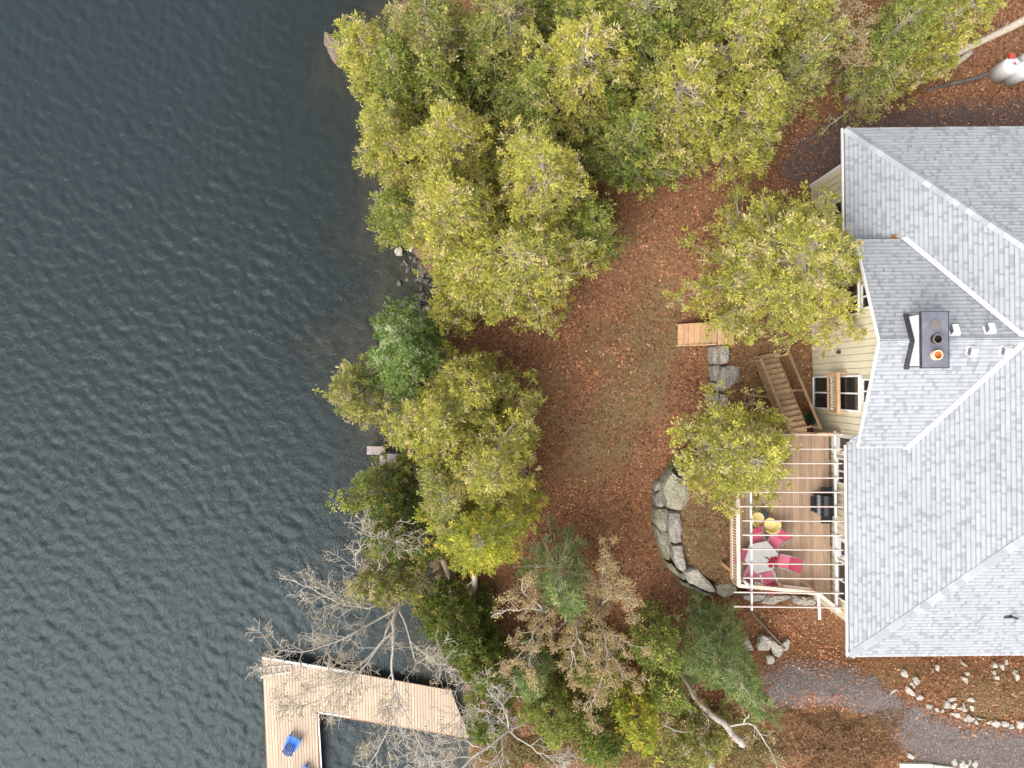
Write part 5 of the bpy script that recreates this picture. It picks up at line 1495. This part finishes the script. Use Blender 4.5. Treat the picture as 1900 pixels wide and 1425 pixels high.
# fallen logs near the tanks
for k, (a, b_, r0, r1, lab, mm) in enumerate((
   ((1722, 132, .15), (1910, 30, 2.4), .09, .17, 'long pale grey log leaning over the propane tanks', 'bark'),
   ((1716, 172, .08), (1850, 132, .10), .06, .10, 'dark fallen log lying on the leaves by the roof', 'rock_dark'),
   ((1720, 150, .10), (1800, 100, .12), .08, .12, 'grey fallen log lying in shadow under the twiggy cedar', 'bark'),
   ((1385, 1122, .06), (1455, 1205, .06), .05, .08, 'dark thin log running from the pergola to the tan rocks', 'bark_brown'))):
    A = G(a[0], a[1]); B = G(b_[0], b_[1]); A.z += a[2]; B.z += b_[2]
    if b_[2] > 1: B = P(b_[0], b_[1], B.z)
    m_ = MB().tube([A.lerp(B, f) + Vector((0, math.sin(f * 5 + k) * .05, 0)) for f in np.linspace(0, 1, 8)], list(np.linspace(r0, r1, 8)), 9)
    for f in (.3, .5, .75):
        p = A.lerp(B, f); m_.tube([p, p + Vector((random.uniform(-.3, .3), random.uniform(-.3, .3), .25))], [.025, .01], 5)
    ob = m_.build('fallen_log', M[mm], smooth=True); tag(ob, lab, 'log')

# brushy brown mound
def brush(name, label, u, v, ru, rv, hh, n, seed, cols):
    r = np.random.default_rng(seed); c = G(u, v)
    a = r.uniform(0, 6.28, n); q = np.sqrt(r.random(n)); k = (H - c.z) / F
    lo_ = .72 + .30 * np.sin(2 * a + seed) * .5 + .25 * np.sin(3 * a + 2 * seed) + .15 * np.sin(7 * a + seed) + r.normal(0, .06, n)
    X = c.x + np.cos(a) * q * lo_ * ru * k; Y = c.y + np.sin(a) * q * lo_ * rv * k; Z = terrain(X, Y)
    hz = hh * (1 - q ** 2) * (.6 + .6 * vnoise(X, Y, 1.2, 70))
    C = np.stack([X, Y, Z + hz * r.uniform(.2, 1, n) + .05], -1)
    D = np.stack([np.cos(a) * .4 + r.normal(0, .8, n), np.sin(a) * .4 + r.normal(0, .8, n), r.uniform(-.2, .7, n)], -1)
    V, Fq = kites(C, D, r.uniform(.08, .30, n), r.uniform(.010, .022, n))
    col = np.array(cols)[r.integers(0, len(cols), n)] * r.uniform(.7, 1.25, (n, 1))
    t = empty(name, c, label, 'bush')
    link('twigs', np_mesh('twigs', V - np.array(c), Fq, np.repeat(col, 4, 0)), M['litter'], t)
    nl = n // 3; C2 = C[:nl] + r.normal(0, .05, (nl, 3))
    V, Fq = kites(C2, r.normal(size=(nl, 3)), r.uniform(.05, .1, nl), r.uniform(.03, .06, nl))
    lc = np.array([[.22, .10, .05], [.30, .17, .07], [.16, .13, .04]])[r.integers(0, 3, nl)] * r.uniform(.8, 1.2, (nl, 1))
    link('leaves', np_mesh('leaves', V - np.array(c), Fq, np.repeat(lc, 4, 0)), M['litter'], t)
BR = [[.24, .12, .07], [.31, .17, .10], [.13, .06, .04], [.22, .15, .06], [.40, .27, .17]]
brush('brown_bush', 'large brown twiggy bush mound beside the gravel path', 1545, 1385, 165, 105, .55, 17000, 91, BR)
brush('brown_bush', 'tan brushy undergrowth around the leaning pale trunks', 1265, 1330, 95, 95, .8, 9000, 92, [[.30, .22, .11], [.22, .17, .07], [.16, .13, .05], [.38, .27, .15]])
brush('brown_bush', 'brown brushy undergrowth at the foot of the forked birch', 930, 1120, 85, 50, .7, 5000, 93, [[.34, .18, .10], [.26, .14, .08], [.40, .26, .15]])
UG = [[.30, .24, .10], [.20, .18, .06], [.15, .14, .045], [.38, .29, .16]]
brush('brown_bush', 'olive undergrowth below the grey stick tree at the dock end', 960, 1395, 110, 60, .6, 9000, 95, UG)
brush('brown_bush', 'olive undergrowth between the deep green juniper and the pale trunks', 1230, 1410, 90, 50, .6, 7000, 96, UG)
brush('brown_bush', 'tan undergrowth under the slender birches', 1060, 1240, 130, 80, .6, 10000, 97, UG)
brush('brown_bush', 'olive brush between the broken pale trunk and the brown bush mound', 1385, 1385, 85, 70, .6, 8000, 98, UG)
brush('brown_bush', 'sparse dry brush below the tank side cedars', 1660, 160, 120, 35, .6, 3500, 94, BR)
